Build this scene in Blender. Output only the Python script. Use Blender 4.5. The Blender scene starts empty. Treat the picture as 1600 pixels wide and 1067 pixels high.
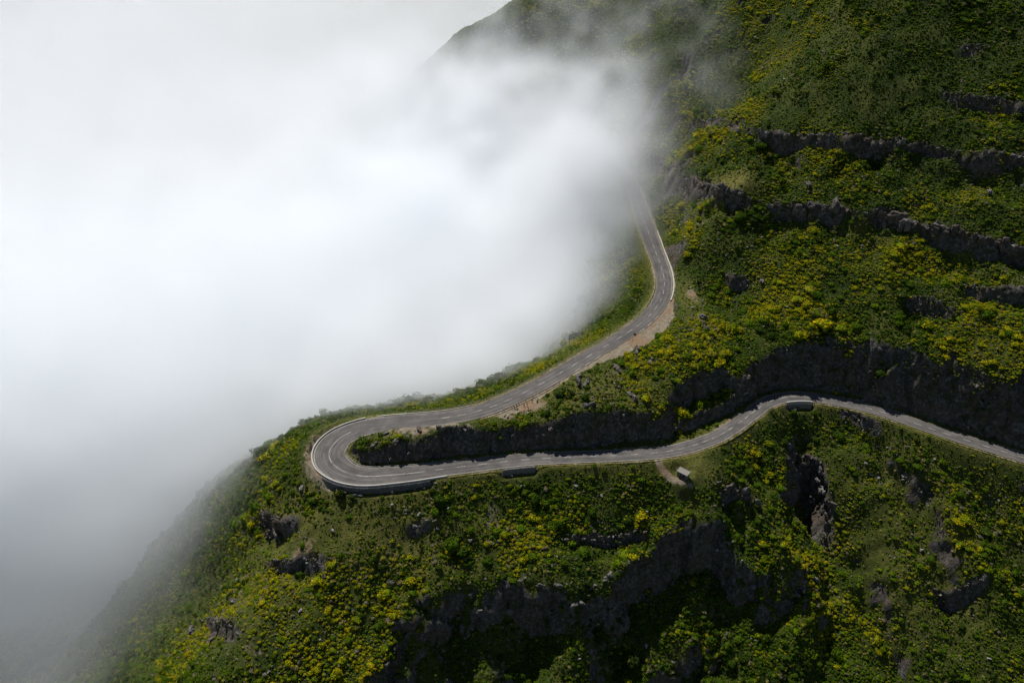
import bpy, bmesh, math, random
import numpy as np
from mathutils import Vector, Matrix

# ------------------------------------------------------------------ camera, sky, sun, exposure
SC = bpy.context.scene
COL = SC.collection
F_PX, CAM_Z, PITCH = 1244.0, 190.0, math.radians(35.0)     # lens in pixels of the 1600 px frame
cam_data = bpy.data.cameras.new('camera')
cam_data.sensor_width = 36.0
cam_data.lens = 36.0 * F_PX / 1600.0
cam_data.clip_start, cam_data.clip_end = 1.0, 30000.0
cam = bpy.data.objects.new('camera', cam_data)
cam.location = (0, 0, CAM_Z)
cam.rotation_euler = (math.radians(90) - PITCH, 0, 0)
COL.objects.link(cam)
SC.camera = cam

SUN_EL, SUN_AZ = math.radians(54.0), math.radians(-24.0)    # azimuth from +Y towards +X
world = bpy.data.worlds.new('World')
SC.world = world
world.use_nodes = True
wn = world.node_tree
sky = wn.nodes.new('ShaderNodeTexSky')
sky.sky_type = 'NISHITA'
sky.sun_disc = False
sky.sun_elevation = SUN_EL
sky.sun_rotation = SUN_AZ
sky.altitude = 1200
wn.nodes['Background'].inputs['Strength'].default_value = 0.062
wn.links.new(sky.outputs[0], wn.nodes['Background'].inputs['Color'])

sun_data = bpy.data.lights.new('sun', 'SUN')
sun_data.energy = 5.0
sun_data.angle = math.radians(0.5)
sun_data.color = (1.0, 0.96, 0.90)
sun = bpy.data.objects.new('sun', sun_data)
sd = Vector((math.sin(SUN_AZ) * math.cos(SUN_EL), math.cos(SUN_AZ) * math.cos(SUN_EL), math.sin(SUN_EL)))
sun.rotation_euler = sd.to_track_quat('Z', 'Y').to_euler()
sun.location = sd * 900
COL.objects.link(sun)

SC.view_settings.view_transform = 'Standard'
SC.view_settings.look = 'None'
SC.view_settings.exposure = 0.15
SC.view_settings.gamma = 1.0
SC.render.engine = 'CYCLES'
cy = SC.cycles
cy.use_denoising = True
cy.max_bounces = 28
cy.diffuse_bounces = 2
cy.glossy_bounces = 2
cy.volume_bounces = 24
cy.volume_step_rate = 6.0
cy.volume_max_steps = 256
cy.sample_clamp_indirect = 8.0
cy.use_adaptive_sampling = True
cy.adaptive_threshold = 0.03

# ------------------------------------------------------------------ helpers
RNG = np.random.default_rng(7)
random.seed(7)
CP, SP = math.cos(PITCH), math.sin(PITCH)

def ray(u, v):
    dv = (v - 533.5) / F_PX
    return np.array([(u - 800.0) / F_PX, CP - SP * dv, -SP - CP * dv])
def at_z(u, v, z):
    d = ray(u, v)
    t = (z - CAM_Z) / d[2]
    return np.array([d[0] * t, d[1] * t, z])
def at_t(u, v, t):
    d = ray(u, v)
    return np.array([d[0] * t, d[1] * t, CAM_Z + d[2] * t])
def project(P):
    x, y, z = P[..., 0], P[..., 1], P[..., 2] - CAM_Z
    dep = y * CP - z * SP
    up = y * SP + z * CP
    return 800 + F_PX * x / dep, 533.5 - F_PX * up / dep, dep

_perm = RNG.random((4, 256, 256)).astype(np.float32)
def vnoise(x, y, k=0):
    xi, yi = np.floor(x).astype(np.int64), np.floor(y).astype(np.int64)
    fx, fy = (x - xi).astype(np.float32), (y - yi).astype(np.float32)
    fx, fy = fx * fx * (3 - 2 * fx), fy * fy * (3 - 2 * fy)
    T = _perm[k % 4]
    a, b = xi & 255, yi & 255
    a1, b1 = (xi + 1) & 255, (yi + 1) & 255
    return (T[a, b] * (1 - fx) + T[a1, b] * fx) * (1 - fy) + (T[a, b1] * (1 - fx) + T[a1, b1] * fx) * fy
def fbm(x, y, octv=4, k=0, gain=0.5):
    s, amp, tot, f = 0.0, 1.0, 0.0, 1.0
    for i in range(octv):
        s = s + amp * (vnoise(x * f + 17.3 * i, y * f - 9.1 * i, k + i) - 0.5)
        tot += amp
        amp *= gain
        f *= 2.03
    return s / tot * 2.0
_perm3 = RNG.random((32, 32, 32)).astype(np.float32)
def vnoise3(x, y, z):
    xi, yi, zi = (np.floor(q).astype(np.int32) for q in (x, y, z))
    fx, fy, fz = ((q - qi).astype(np.float32) for q, qi in ((x, xi), (y, yi), (z, zi)))
    fx, fy, fz = (q * q * (3 - 2 * q) for q in (fx, fy, fz))
    r = 0
    for i in (0, 1):
        wx = fx if i else 1 - fx
        for j in (0, 1):
            wy = fy if j else 1 - fy
            for k in (0, 1):
                wz = fz if k else 1 - fz
                r = r + _perm3[(xi + i) & 31, (yi + j) & 31, (zi + k) & 31] * wx * wy * wz
    return r
def fbm3(x, y, z, octv=4, gain=0.5):
    s, amp, tot, f = 0.0, 1.0, 0.0, 1.0
    for i in range(octv):
        s = s + amp * (vnoise3(x * f + 5.7 * i, y * f + 11.3 * i, z * f - 3.9 * i) - 0.5)
        tot += amp
        amp *= gain
        f *= 2.03
    return s / tot * 2.0
def box_blur(A, r):
    for _ in range(2):
        for ax in (0, 1):
            c = np.cumsum(np.pad(A, [(r + 1, r) if a == ax else (0, 0) for a in (0, 1)], mode='edge'), axis=ax)
            n = A.shape[ax]
            A = (np.take(c, range(2 * r + 1, 2 * r + 1 + n), ax) - np.take(c, range(0, n), ax)) / (2 * r + 1)
    return A
def sstep(a, b, x):
    t = np.clip((x - a) / (b - a), 0, 1)
    return t * t * (3 - 2 * t)

# ------------------------------------------------------------------ the road's centre line
LOWER_PX = [(1760, 766), (1680, 739), (1600, 715), (1540, 697), (1482, 679), (1432, 662), (1400, 650), (1360, 638.5), (1320, 629), (1282, 622), (1260, 619.5), (1239, 619),
            (1222, 621), (1207, 625), (1197, 630), (1187, 636), (1178, 644), (1168, 651), (1155, 661), (1143, 669), (1131, 677), (1117, 684), (1101, 690), (1084, 696),
            (1067, 701), (1047, 705), (1021, 708), (991, 710), (957, 712), (925, 713), (885, 714.5), (851, 716), (819, 718), (787, 721), (756, 725), (721, 729),
            (687, 733), (662, 737), (636, 740), (610, 742), (588, 744), (567, 745), (542, 740), (527, 732), (516, 722), (512, 713)]
UPPER_PX = [(511.5, 708), (514, 702), (525, 687), (542, 677), (562, 669), (590, 663), (625, 659.5), (660, 656.5), (695, 653), (721, 649), (750, 642), (774, 634), (796, 624), (822, 612), (847, 599),
            (873, 584), (898, 569.5), (922, 555), (946, 541), (966, 529), (985, 517), (1001, 506), (1016, 493), (1026, 480), (1033, 469), (1037, 457), (1039, 444),
            (1037, 431), (1034, 419), (1029.5, 407), (1025, 396), (1021, 385), (1017, 374), (1013, 364), (1010, 354), (1006, 344), (1002, 332), (999, 322), (994, 305), (986, 287), (972, 268), (950, 250), (922, 237)]

def solve_line(px, z0, grade, rev):
    p = px[::-1] if rev else px
    out = [at_z(p[0][0], p[0][1], z0)]
    for (u, v) in p[1:]:
        z = out[-1][2]
        for _ in range(4):
            q = at_z(u, v, z)
            z = out[-1][2] + grade * np.hypot(*(q - out[-1])[:2])
        out.append(at_z(u, v, z))
    return np.array(out[::-1] if rev else out)
lowP = solve_line(LOWER_PX, 0.0, -0.045, True)
upP = solve_line([LOWER_PX[-1]] + UPPER_PX, 0.0, 0.078, False)[1:]
ROAD = np.vstack([lowP, upP])
APEX = len(lowP) - 1

def chaikin(P, n=2):
    for _ in range(n):
        Q = [P[0]]
        for a, b in zip(P[:-1], P[1:]):
            Q += [a * 0.75 + b * 0.25, a * 0.25 + b * 0.75]
        Q.append(P[-1])
        P = np.array(Q)
    return P
def resample(P, step):
    s = np.r_[0, np.cumsum(np.linalg.norm(np.diff(P[:, :2], axis=0), axis=1))]
    n = max(2, int(round(s[-1] / step)) + 1)
    t = np.linspace(0, s[-1], n)
    return np.stack([np.interp(t, s, P[:, k]) for k in range(P.shape[1])], 1), t
def smooth(P, n):
    for _ in range(n):
        P = P.copy()
        P[1:-1] = P[:-2] * 0.25 + P[1:-1] * 0.5 + P[2:] * 0.25
    return P
CL, CLS = resample(smooth(resample(chaikin(ROAD, 2), 1.5)[0], 5), 1.5)
iap = int(np.argmin(np.linalg.norm(CL - ROAD[APEX], axis=1)))
S0 = CLS[iap]
sl = CLS - S0                                                # <0 on the lower road, >0 on the upper
HALF = np.interp(sl, [-400, -75, -38, -14, -3, 6, 16, 40, 80, 120, 195, 215, 245, 400], [3.1, 3.1, 3.7, 4.6, 5.6, 5.6, 4.6, 4.0, 3.6, 3.3, 3.6, 3.9, 3.3, 3.2])
TAN = np.gradient(CL, axis=0)
TAN /= np.linalg.norm(TAN[:, :2], axis=1)[:, None]
NRM = np.stack([-TAN[:, 1], TAN[:, 0]], 1)                   # left of the direction of travel (towards the upper road): inside of the hairpin is on the right

def near_line(X, Y, i0, i1):
    """distance to the centre line i0..i1, its height, half width, arc position and side (+ = left of travel)"""
    P = CL[i0:i1]
    n = X.size
    x, y = X.ravel().astype(np.float32), Y.ravel().astype(np.float32)
    best = np.full(n, 1e9, np.float32)
    idx = np.zeros(n, np.int32)
    px, py = P[:, 0].astype(np.float32), P[:, 1].astype(np.float32)
    for k in range(0, len(P), 2):
        d = (x - px[k]) ** 2 + (y - py[k]) ** 2
        m = d < best
        best[m] = d[m]
        idx[m] = k
    # refine to the segment
    d_fin = np.full(n, 1e9)
    zz = np.zeros(n); hh = np.zeros(n); ss = np.zeros(n); side = np.zeros(n)
    H, S = HALF[i0:i1], sl[i0:i1]
    for o in (-3, -2, -1, 0, 1, 2):
        a = np.clip(idx + o, 0, len(P) - 2)
        b = a + 1
        ax, ay = P[a, 0], P[a, 1]
        bx, by = P[b, 0] - ax, P[b, 1] - ay
        t = np.clip(((x - ax) * bx + (y - ay) * by) / (bx * bx + by * by), 0, 1)
        dx, dy = x - ax - bx * t, y - ay - by * t
        d = np.hypot(dx, dy)
        m = d < d_fin
        d_fin[m] = d[m]
        zz[m] = (P[a, 2] + (P[b, 2] - P[a, 2]) * t)[m]
        hh[m] = (H[a] + (H[b] - H[a]) * t)[m]
        ss[m] = (S[a] + (S[b] - S[a]) * t)[m]
        side[m] = np.sign(bx * dy - by * dx)[m]
    sh = X.shape
    return d_fin.reshape(sh), zz.reshape(sh), hh.reshape(sh), ss.reshape(sh), side.reshape(sh)

# ------------------------------------------------------------------ terrain: base shape through surveyed points, then ledges, crags and the road cut
SLOPE = math.tan(math.radians(39))
def front_plane(p):   return 4 + SLOPE * ((p[..., 0] - 126.6) * 0.42 + (p[..., 1] - 254) * 0.9)
def hit_plane(u, v, p0, grad):
    """point where the line of sight meets the plane through p0 with height gradient grad"""
    d = ray(u, v)
    g = np.array([-grad[0], -grad[1], 1.0])
    t = g.dot(np.array(p0) - np.array([0, 0, CAM_Z])) / g.dot(d)
    return np.array([d[0] * t, d[1] * t, CAM_Z + d[2] * t])
CTRL = []
# the hill above both roads
for u, v in [(1150, 480), (1250, 480), (1400, 480), (1550, 500), (1700, 540), (1120, 380), (1300, 380), (1450, 380), (1600, 400), (1200, 260), (1400, 260), (1600, 260), (1800, 300),
             (1250, 120), (1450, 120), (1620, 120), (1350, 0), (1600, 0), (1450, -150), (1750, -100)]:
    CTRL.append(hit_plane(u, v, (126.6, 254, 4), (0.42 * SLOPE, 0.9 * SLOPE)))
for u, v, t in [(1100, 300, 357), (1065, 360, 351), (1055, 250, 385), (1000, 200, 420), (1150, 150, 392), (950, 150, 450), (1050, 80, 432), (1130, 30, 412), (900, 60, 490), (840, 5, 512), (785, 28, 522), (740, 52, 532),
                (690, 85, 545), (900, 250, 460), (850, 350, 480), (820, 150, 492), (760, 250, 500), (920, 400, 400), (960, 450, 358), (900, 500, 360), (850, 560, 335), (760, 600, 322),
                (650, 630, 313), (560, 640, 311)]:
    CTRL.append(at_t(u, v, t))
# top of the cut above the lower road
for u, v, z in [(1200, 570, 4), (1260, 562, 5), (1360, 566, 6.5), (1450, 580, 8), (1530, 592, 9), (1600, 606, 9.5), (1720, 640, 9)]:
    CTRL.append(at_z(u, v, z))
# the spur between the roads
for u, v, z in [(575, 676, 4.2), (620, 665, 6.6), (700, 664, 8.2), (640, 688, 5.4), (740, 676, 7.2), (800, 646, 5.4), (815, 641, 5.7), (835, 636, 6.2), (820, 658, 5.4), (860, 640, 6.8), (860, 668, 5.8), (780, 662, 5.4), (900, 640, 8.5), (900, 666, 6.5), (950, 600, 10.5), (950, 656, 6.2), (1000, 560, 13),
                (1000, 640, 6.0), (1050, 560, 13.5), (1040, 630, 5.4), (1100, 560, 11), (1090, 610, 6), (1150, 578, 5), (1100, 500, 16), (1060, 470, 15.5)]:
    CTRL.append(at_z(u, v, z))
# slope below the lower road
for u, v in [(620, 790), (760, 790), (900, 790), (1040, 790), (1160, 790), (560, 860), (700, 860), (850, 880), (1000, 880), (1150, 880), (500, 930), (640, 970), (800, 1000), (1000, 1000), (1150, 1000), (600, 1067), (900, 1100), (420, 1000),
             (330, 1090), (700, 1200), (1100, 1200)]:
    g = math.tan(math.radians(34))
    CTRL.append(hit_plane(u, v, at_z(800, 738, -4), (-0.18, g)))
for u, v in [(1250, 700), (1350, 720), (1500, 770), (1600, 800), (1300, 880), (1450, 880), (1600, 900), (1350, 1000), (1550, 1030), (1750, 950), (1400, 1200), (1700, 1200)]:
    g = math.tan(math.radians(37))
    CTRL.append(hit_plane(u, v, at_z(1400, 668, -11.5), (0.28 * g, 0.96 * g)))
# the nose that falls away to the left of the hairpin
for u, v, t in [(478, 700, 275), (440, 745, 273), (430, 800, 272), (400, 720, 289), (350, 760, 295), (280, 840, 299), (200, 925, 306), (120, 1005, 318), (330, 900, 275), (220, 1000, 274), (110, 1067, 271), (0, 1150, 300), (0, 1110, 332)]:
    CTRL.append(at_t(u, v, t))
for x, y, z in [(-110, 240, -38), (-140, 240, -66), (-75, 260, -34), (-40, 285, -46), (-5, 300, -44), (-180, 230, -116), (-190, 180, -112), (-60, 320, -85), (0, 340, -55), (10, 380, -42), (0, 440, -22), (-70, 540, 10), (-120, 560, -30), (-100, 450, -110), (-120, 350, -130),
                (-200, 300, -150), (-250, 450, -170), (-250, 200, -150), (-220, 100, -130), (-320, 300, -190), (-230, 620, -90), (0, 600, 60), (60, 620, 105), (150, 600, 150), (300, 600, 230), (320, 450, 205), (330, 300, 110), (-60, 680, -20), (320, 80, -95), (100, 80, -85), (-50, 80, -95), (-120, 620, -20), (330, 190, 12)]:
    CTRL.append(np.array([x, y, z], float))
for u, v, z in [(1070, 738, -7.7), (1095, 722, -7.0), (1050, 752, -8.8), (1115, 735, -8.4), (1030, 735, -7.2), (1075, 770, -11.5), (1000, 740, -7.6)]:
    CTRL.append(at_z(u, v, z))
# road bed itself
for i in range(0, len(CL), 9):
    if abs(sl[i]) > 22:
        lft = NRM[i] * (HALF[i] + 1.5)
        CTRL.append(np.array([CL[i, 0] + lft[0], CL[i, 1] + lft[1], CL[i, 2] - 0.8]))
        if sl[i] > 130:
            CTRL.append(np.array([CL[i, 0] - lft[0] * 1.4, CL[i, 1] - lft[1] * 1.4, CL[i, 2] + 1.5]))
CTRL = np.array(CTRL)

def tps_fit(C, lam):
    n = len(C)
    r = np.hypot(C[:, None, 0] - C[None, :, 0], C[:, None, 1] - C[None, :, 1]) / 100
    K = np.where(r > 0, r * r * np.log(np.maximum(r, 1e-9)), 0) + lam * np.eye(n)
    P = np.c_[np.ones(n), C[:, :2] / 100]
    A = np.block([[K, P], [P.T, np.zeros((3, 3))]])
    return np.linalg.solve(A, np.r_[C[:, 2], 0, 0, 0])
TW = tps_fit(CTRL, 0.004)
def tps_eval(X, Y):
    sh = X.shape
    x, y = X.ravel().astype(np.float32), Y.ravel().astype(np.float32)
    z = (TW[-3] + TW[-2] * x / 100 + TW[-1] * y / 100).astype(np.float32)
    for (cx, cy_, _), w in zip(CTRL, TW[:-3]):
        r2 = ((x - cx) ** 2 + (y - cy_) ** 2).astype(np.float32) / 1e4 + 1e-8
        z += np.float32(w) * r2 * 0.5 * np.log(r2)
    return z.reshape(sh).astype(np.float64)

GX0, GX1, GY0, GY1, GS = -270.0, 335.0, 85.0, 640.0, 0.8
gx, gy = np.arange(GX0, GX1 + 1e-6, GS), np.arange(GY0, GY1 + 1e-6, GS)
# base on a coarse grid, then bilinear
def bilin(F, x0, y0, step, X, Y):
    fx, fy = np.clip((X - x0) / step, 0, F.shape[1] - 1.001), np.clip((Y - y0) / step, 0, F.shape[0] - 1.001)
    i, j = fx.astype(int), fy.astype(int)
    a, b = fx - i, fy - j
    return (F[j, i] * (1 - a) + F[j, i + 1] * a) * (1 - b) + (F[j + 1, i] * (1 - a) + F[j + 1, i + 1] * a) * b
cs = 4.0
cgx, cgy = np.arange(GX0 - 8, GX1 + 12, cs), np.arange(GY0 - 8, GY1 + 12, cs)
CX, CY = np.meshgrid(cgx, cgy)
BASE_C = tps_eval(CX, CY)
def base(X, Y):  return bilin(BASE_C, cgx[0], cgy[0], cs, X, Y)

def march(u, v, f, t0=150.0, t1=900.0, n=900):
    """where a line of sight first meets the height field f"""
    d = ray(u, v)
    t = np.linspace(t0, t1, n)
    P = d[None] * t[:, None]
    h = P[:, 2] + CAM_Z - f(P[:, 0], P[:, 1])
    k = np.argmax(h < 0)
    if h[k] >= 0: return at_t(u, v, 300)
    a, b = (t[k - 1], t[k]) if k else (t0, t0)
    w = h[k - 1] / (h[k - 1] - h[k]) if k else 0
    tt = a + (b - a) * w
    return np.array([d[0] * tt, d[1] * tt, CAM_Z + d[2] * tt])

X, Y = np.meshgrid(gx, gy)
Z = base(X, Y)

# ledges and crags: lines of drops, traced along their upper edge, the low side on the camera's side (heights, run of the face, run over which the slope is regained)
LEDGES = [
    # px of the edge with height at each point,                                                                                            face run, recover, warp
    ([(945, 205, 0), (985, 228, 2), (1012, 240, 3), (1030, 250, 4.5), (1060, 278, 3), (1090, 290, 4.5), (1120, 296, 6), (1145, 302, 4.5), (1170, 306, 3), (1230, 316, 4.5), (1262, 318, 5), (1285, 322, 2.5), (1310, 322, 6), (1340, 332, 4), (1400, 336, 7), (1440, 350, 6), (1500, 364, 5.5), (1560, 376, 6), (1600, 386, 6), (1700, 402, 6), (1800, 420, 5)], 1.8, 22, 2.6),
    ([(1010, 165, 0), (1060, 178, 1.5), (1110, 190, 3.5), (1160, 200, 5), (1220, 206, 6), (1300, 211, 6), (1400, 222, 6), (1450, 228, 4), (1500, 234, 5), (1560, 240, 6), (1600, 246, 7), (1700, 258, 7), (1800, 270, 6)], 1.8, 20, 2.4),
    ([(1410, 458, 0), (1430, 464, 3), (1455, 471, 3.5), (1480, 478, 2.5), (1510, 486, 0)], 2.0, 11, 1.6),
    ([(1500, 436, 0), (1520, 438, 3), (1550, 442, 3.5), (1580, 448, 3), (1620, 455, 2), (1660, 460, 0)], 2.0, 11, 1.6),
    ([(1130, 425, 0), (1145, 427, 2.5), (1165, 431, 3), (1180, 438, 0)], 2.0, 8, 1.4),
    ([(1440, 140, 0), (1480, 146, 1.5), (1530, 151, 2.5), (1600, 158, 2.5), (1700, 165, 2)], 2.0, 12, 1.8),
    ([(1480, 72, 0), (1520, 74, 2), (1560, 78, 0)], 2.0, 12, 1.4),
]
CLIFFS = [
    ([(520, 1120, 0), (570, 1070, 18), (605, 1010, 22), (640, 950, 24), (690, 916, 22), (760, 906, 20), (830, 915, 20), (890, 925, 22), (950, 900, 24), (1010, 862, 26), (1060, 828, 27), (1105, 816, 28), (1140, 828, 28), (1158, 868, 24), (1185, 900, 22), (1225, 890, 22), (1262, 890, 22), (1283, 912, 20), (1275, 960, 12), (1250, 1000, 0)], 9.0, 400, 3.0),
    ([(1115, 750, 0), (1135, 756, 6), (1165, 764, 7), (1185, 785, 4), (1195, 800, 0)], 3.0, 22, 1.2),
    ([(1225, 690, 0), (1240, 700, 4), (1262, 706, 9), (1280, 725, 11), (1290, 770, 12), (1305, 800, 10), (1300, 850, 0)], 4.0, 28, 1.5),
    ([(1460, 905, 0), (1480, 912, 4), (1515, 918, 4.5), (1545, 905, 0)], 2.2, 12, 1.8),
    ([(408, 800, 0), (420, 812, 3.5), (450, 820, 4), (480, 815, 0)], 2.4, 9, 1.8),
    ([(300, 968, 0), (335, 962, 3), (365, 985, 3.5), (385, 1008, 0)], 2.4, 10, 1.8),
    ([(405, 885, 0), (450, 876, 3), (500, 880, 2.5), (520, 892, 0)], 2.2, 8, 1.8),
    ([(625, 818, 0), (645, 820, 2.2), (665, 814, 2), (690, 808, 0)], 1.8, 6, 1.4),
    ([(860, 845, 0), (900, 842, 2.2), (950, 838, 2.8), (1000, 830, 2), (1030, 826, 0)], 2.0, 7, 1.8),
    ([(1300, 640, 0), (1320, 641, 2.2), (1345, 650, 2.6), (1370, 662, 2), (1385, 670, 0)], 1.8, 6, 1.2),
]
def edge_dist(PL, Xs, Ys):
    """signed distance to a polyline (+ on its low side: right of its direction, drawn left to right) with the height interpolated along it"""
    d = np.full(Xs.shape, 1e9); sg = np.ones(Xs.shape); hh = np.zeros(Xs.shape)
    for a, b in zip(PL[:-1], PL[1:]):
        bx, by = b[0] - a[0], b[1] - a[1]
        t = np.clip(((Xs - a[0]) * bx + (Ys - a[1]) * by) / (bx * bx + by * by + 1e-9), 0, 1)
        dx, dy = Xs - a[0] - bx * t, Ys - a[1] - by * t
        q = np.hypot(dx, dy)
        m = q < d
        d = np.where(m, q, d)
        sg = np.where(m, np.where(bx * dy - by * dx < 0, 1.0, -1.0), sg)
        hh = np.where(m, a[2] + (b[2] - a[2]) * t, hh)
    return d * sg, hh
WXn, WYn = fbm(X / 9, Y / 9, 4, 0), fbm(X / 9 + 40, Y / 9 + 11, 4, 1)
ROCKY = np.zeros_like(X)
EDGES = []
for spec, kind in [(s, 0) for s in LEDGES] + [(s, 1) for s in CLIFFS]:
    px, run, rec, wp = spec
    PL = np.array([np.r_[march(u, v, base)[:2], h] for u, v, h in px])
    EDGES.append((PL, run, kind))
    pad = min(rec, 170) + 10
    jm = (gy > PL[:, 1].min() - pad) & (gy < PL[:, 1].max() + pad)
    im = (gx > PL[:, 0].min() - pad) & (gx < PL[:, 0].max() + pad)
    if not jm.any() or not im.any(): continue
    j0, j1, i0, i1 = *np.where(jm)[0][[0, -1]], *np.where(im)[0][[0, -1]]
    sl_ = np.s_[j0:j1 + 1, i0:i1 + 1]
    xs, ys = X[sl_] + wp * 1.3 * WXn[sl_], Y[sl_] + wp * 1.3 * WYn[sl_]
    s, h = edge_dist(PL, xs, ys)
    if rec > 100:                                            # let the big crag die out gently sideways
        h = box_blur(h, 10)
    h = h * ((1 + 0.35 * fbm(xs / 14, ys / 14, 3, 2)) if rec < 19 or rec > 24 else np.clip(0.72 + 1.2 * fbm(xs / 12, ys / 12, 2, 2), 0.22, 1.15))
    drop = np.where(s > 0, np.clip(s / run, 0, 1) ** 0.9, 0) * h
    if rec > 100:                                            # a first wall, a broken bench, a second wall
        sb = s + 6 * WXn[sl_] + 5 * fbm(xs / 30 + 5, ys / 30, 2, 1)
        drop = h * np.where(s > 0, np.interp(np.where(s > 0, np.minimum(s * 3, np.maximum(sb, 0)), 0), [0, 3, 8.5, 24, 34, 70], [0, 0.10, 0.56, 0.64, 1.05, 1.25]), 0)
        run = 36
    drop = np.where(s > run, drop if rec > 100 else h * (1 - sstep(run, run + rec, s)), drop)
    if rec > 100:
        pa, pb = march(1262, 905, base), march(1190, 1067, base)
        q = ((pb[0] - pa[0]) * (ys - pa[1]) - (pb[1] - pa[1]) * (xs - pa[0])) / np.hypot(*(pb - pa)[:2])
        drop = drop * (1 - sstep(1, 14, q + 5 * WXn[sl_]))
        rib = fbm(xs / 13 + 2, ys / 55, 3, 0)
        for (ua, va), (ub, vb), wd, am in [((930, 895), (890, 1080), 8, 0.75), ((1075, 925), (1030, 1080), 10, 0.42), ((765, 960), (750, 1090), 9, 0.38), ((655, 960), (690, 1080), 4, 0.4)]:
            ra, rb = march(ua, va, base), march(ub, vb, base)
            rd, _h = edge_dist(np.array([[*ra[:2], 0], [*rb[:2], 0], [rb[0], GY0 - 20, 0]]), xs + 4 * WYn[sl_], ys)
            drop = drop * (1 - am * np.exp(-(rd / wd) ** 2))
        drop = drop * (1 + 0.30 * fbm(xs / 22, ys / 22, 3, 0) - 0.55 * np.clip(rib - 0.12, 0, 1) + 0.4 * np.clip(-rib - 0.1, 0, 1))
    lip = np.where(s <= 0, 0.12 * h * np.exp(s / 5.0), 0.12 * h * np.clip(1 - s / run, 0, 1))
    Z[sl_] += lip - drop
    ROCKY[sl_] = np.maximum(ROCKY[sl_], np.where((s > -1.0) & (s < run + 0.6), np.clip(h / 2.5, 0, 1) if rec < 100 else 0.0, 0))

# gullies that run down the lower right slope, with low ribs between them
for px, dep, wd in [([(1248, 690), (1262, 760), (1292, 850), (1305, 960), (1290, 1080)], 4.5, 4.5), ([(1375, 690), (1420, 780), (1470, 880), (1500, 980), (1510, 1080)], 4.0, 5.0), ([(1500, 720), (1550, 800), (1610, 900)], 3.5, 5.0), ([(1335, 880), (1385, 1000), (1400, 1090)], 4.0, 4.5),
                   ([(1205, 655), (1222, 740), (1205, 830), (1225, 880)], -3.5, 5.0), ([(1320, 720), (1370, 830), (1410, 960), (1440, 1080)], -3.0, 5.0), ([(1440, 720), (1500, 830), (1560, 960)], -3.0, 5.5)]:
    PL = np.array([np.r_[march(u, v, base)[:2], dep] for u, v in px])
    jm, im = np.where((gy > PL[:, 1].min() - 25) & (gy < PL[:, 1].max() + 25))[0], np.where((gx > PL[:, 0].min() - 25) & (gx < PL[:, 0].max() + 25))[0]
    sl_ = np.s_[jm[0]:jm[-1] + 1, im[0]:im[-1] + 1]
    gd, _h = edge_dist(PL, X[sl_] + 4 * WXn[sl_], Y[sl_] + 4 * WYn[sl_])
    Z[sl_] -= dep * np.exp(-(gd / wd) ** 2) * (1 + 0.5 * WYn[sl_])

# natural unevenness: gullies down the slopes, lumps, small relief
dm, zr_, hw_, ss_, side_ = near_line(X, Y, 0, len(CL))
away = sstep(2, 22, dm - hw_)
uu = X * 0.90 - Y * 0.42                                     # along the contour of the hill
Z += away * (3.2 * fbm(uu / 34, (X * 0.42 + Y * 0.9) / 90, 4, 3) + 2.6 * fbm(X / 17, Y / 17, 4, 1) + 1.0 * fbm(X / 6, Y / 6, 3, 2))
Z += (1 - away) * sstep(0.5, 5, dm - hw_) * (0.45 * fbm(X / 5, Y / 5, 4, 1))

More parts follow.
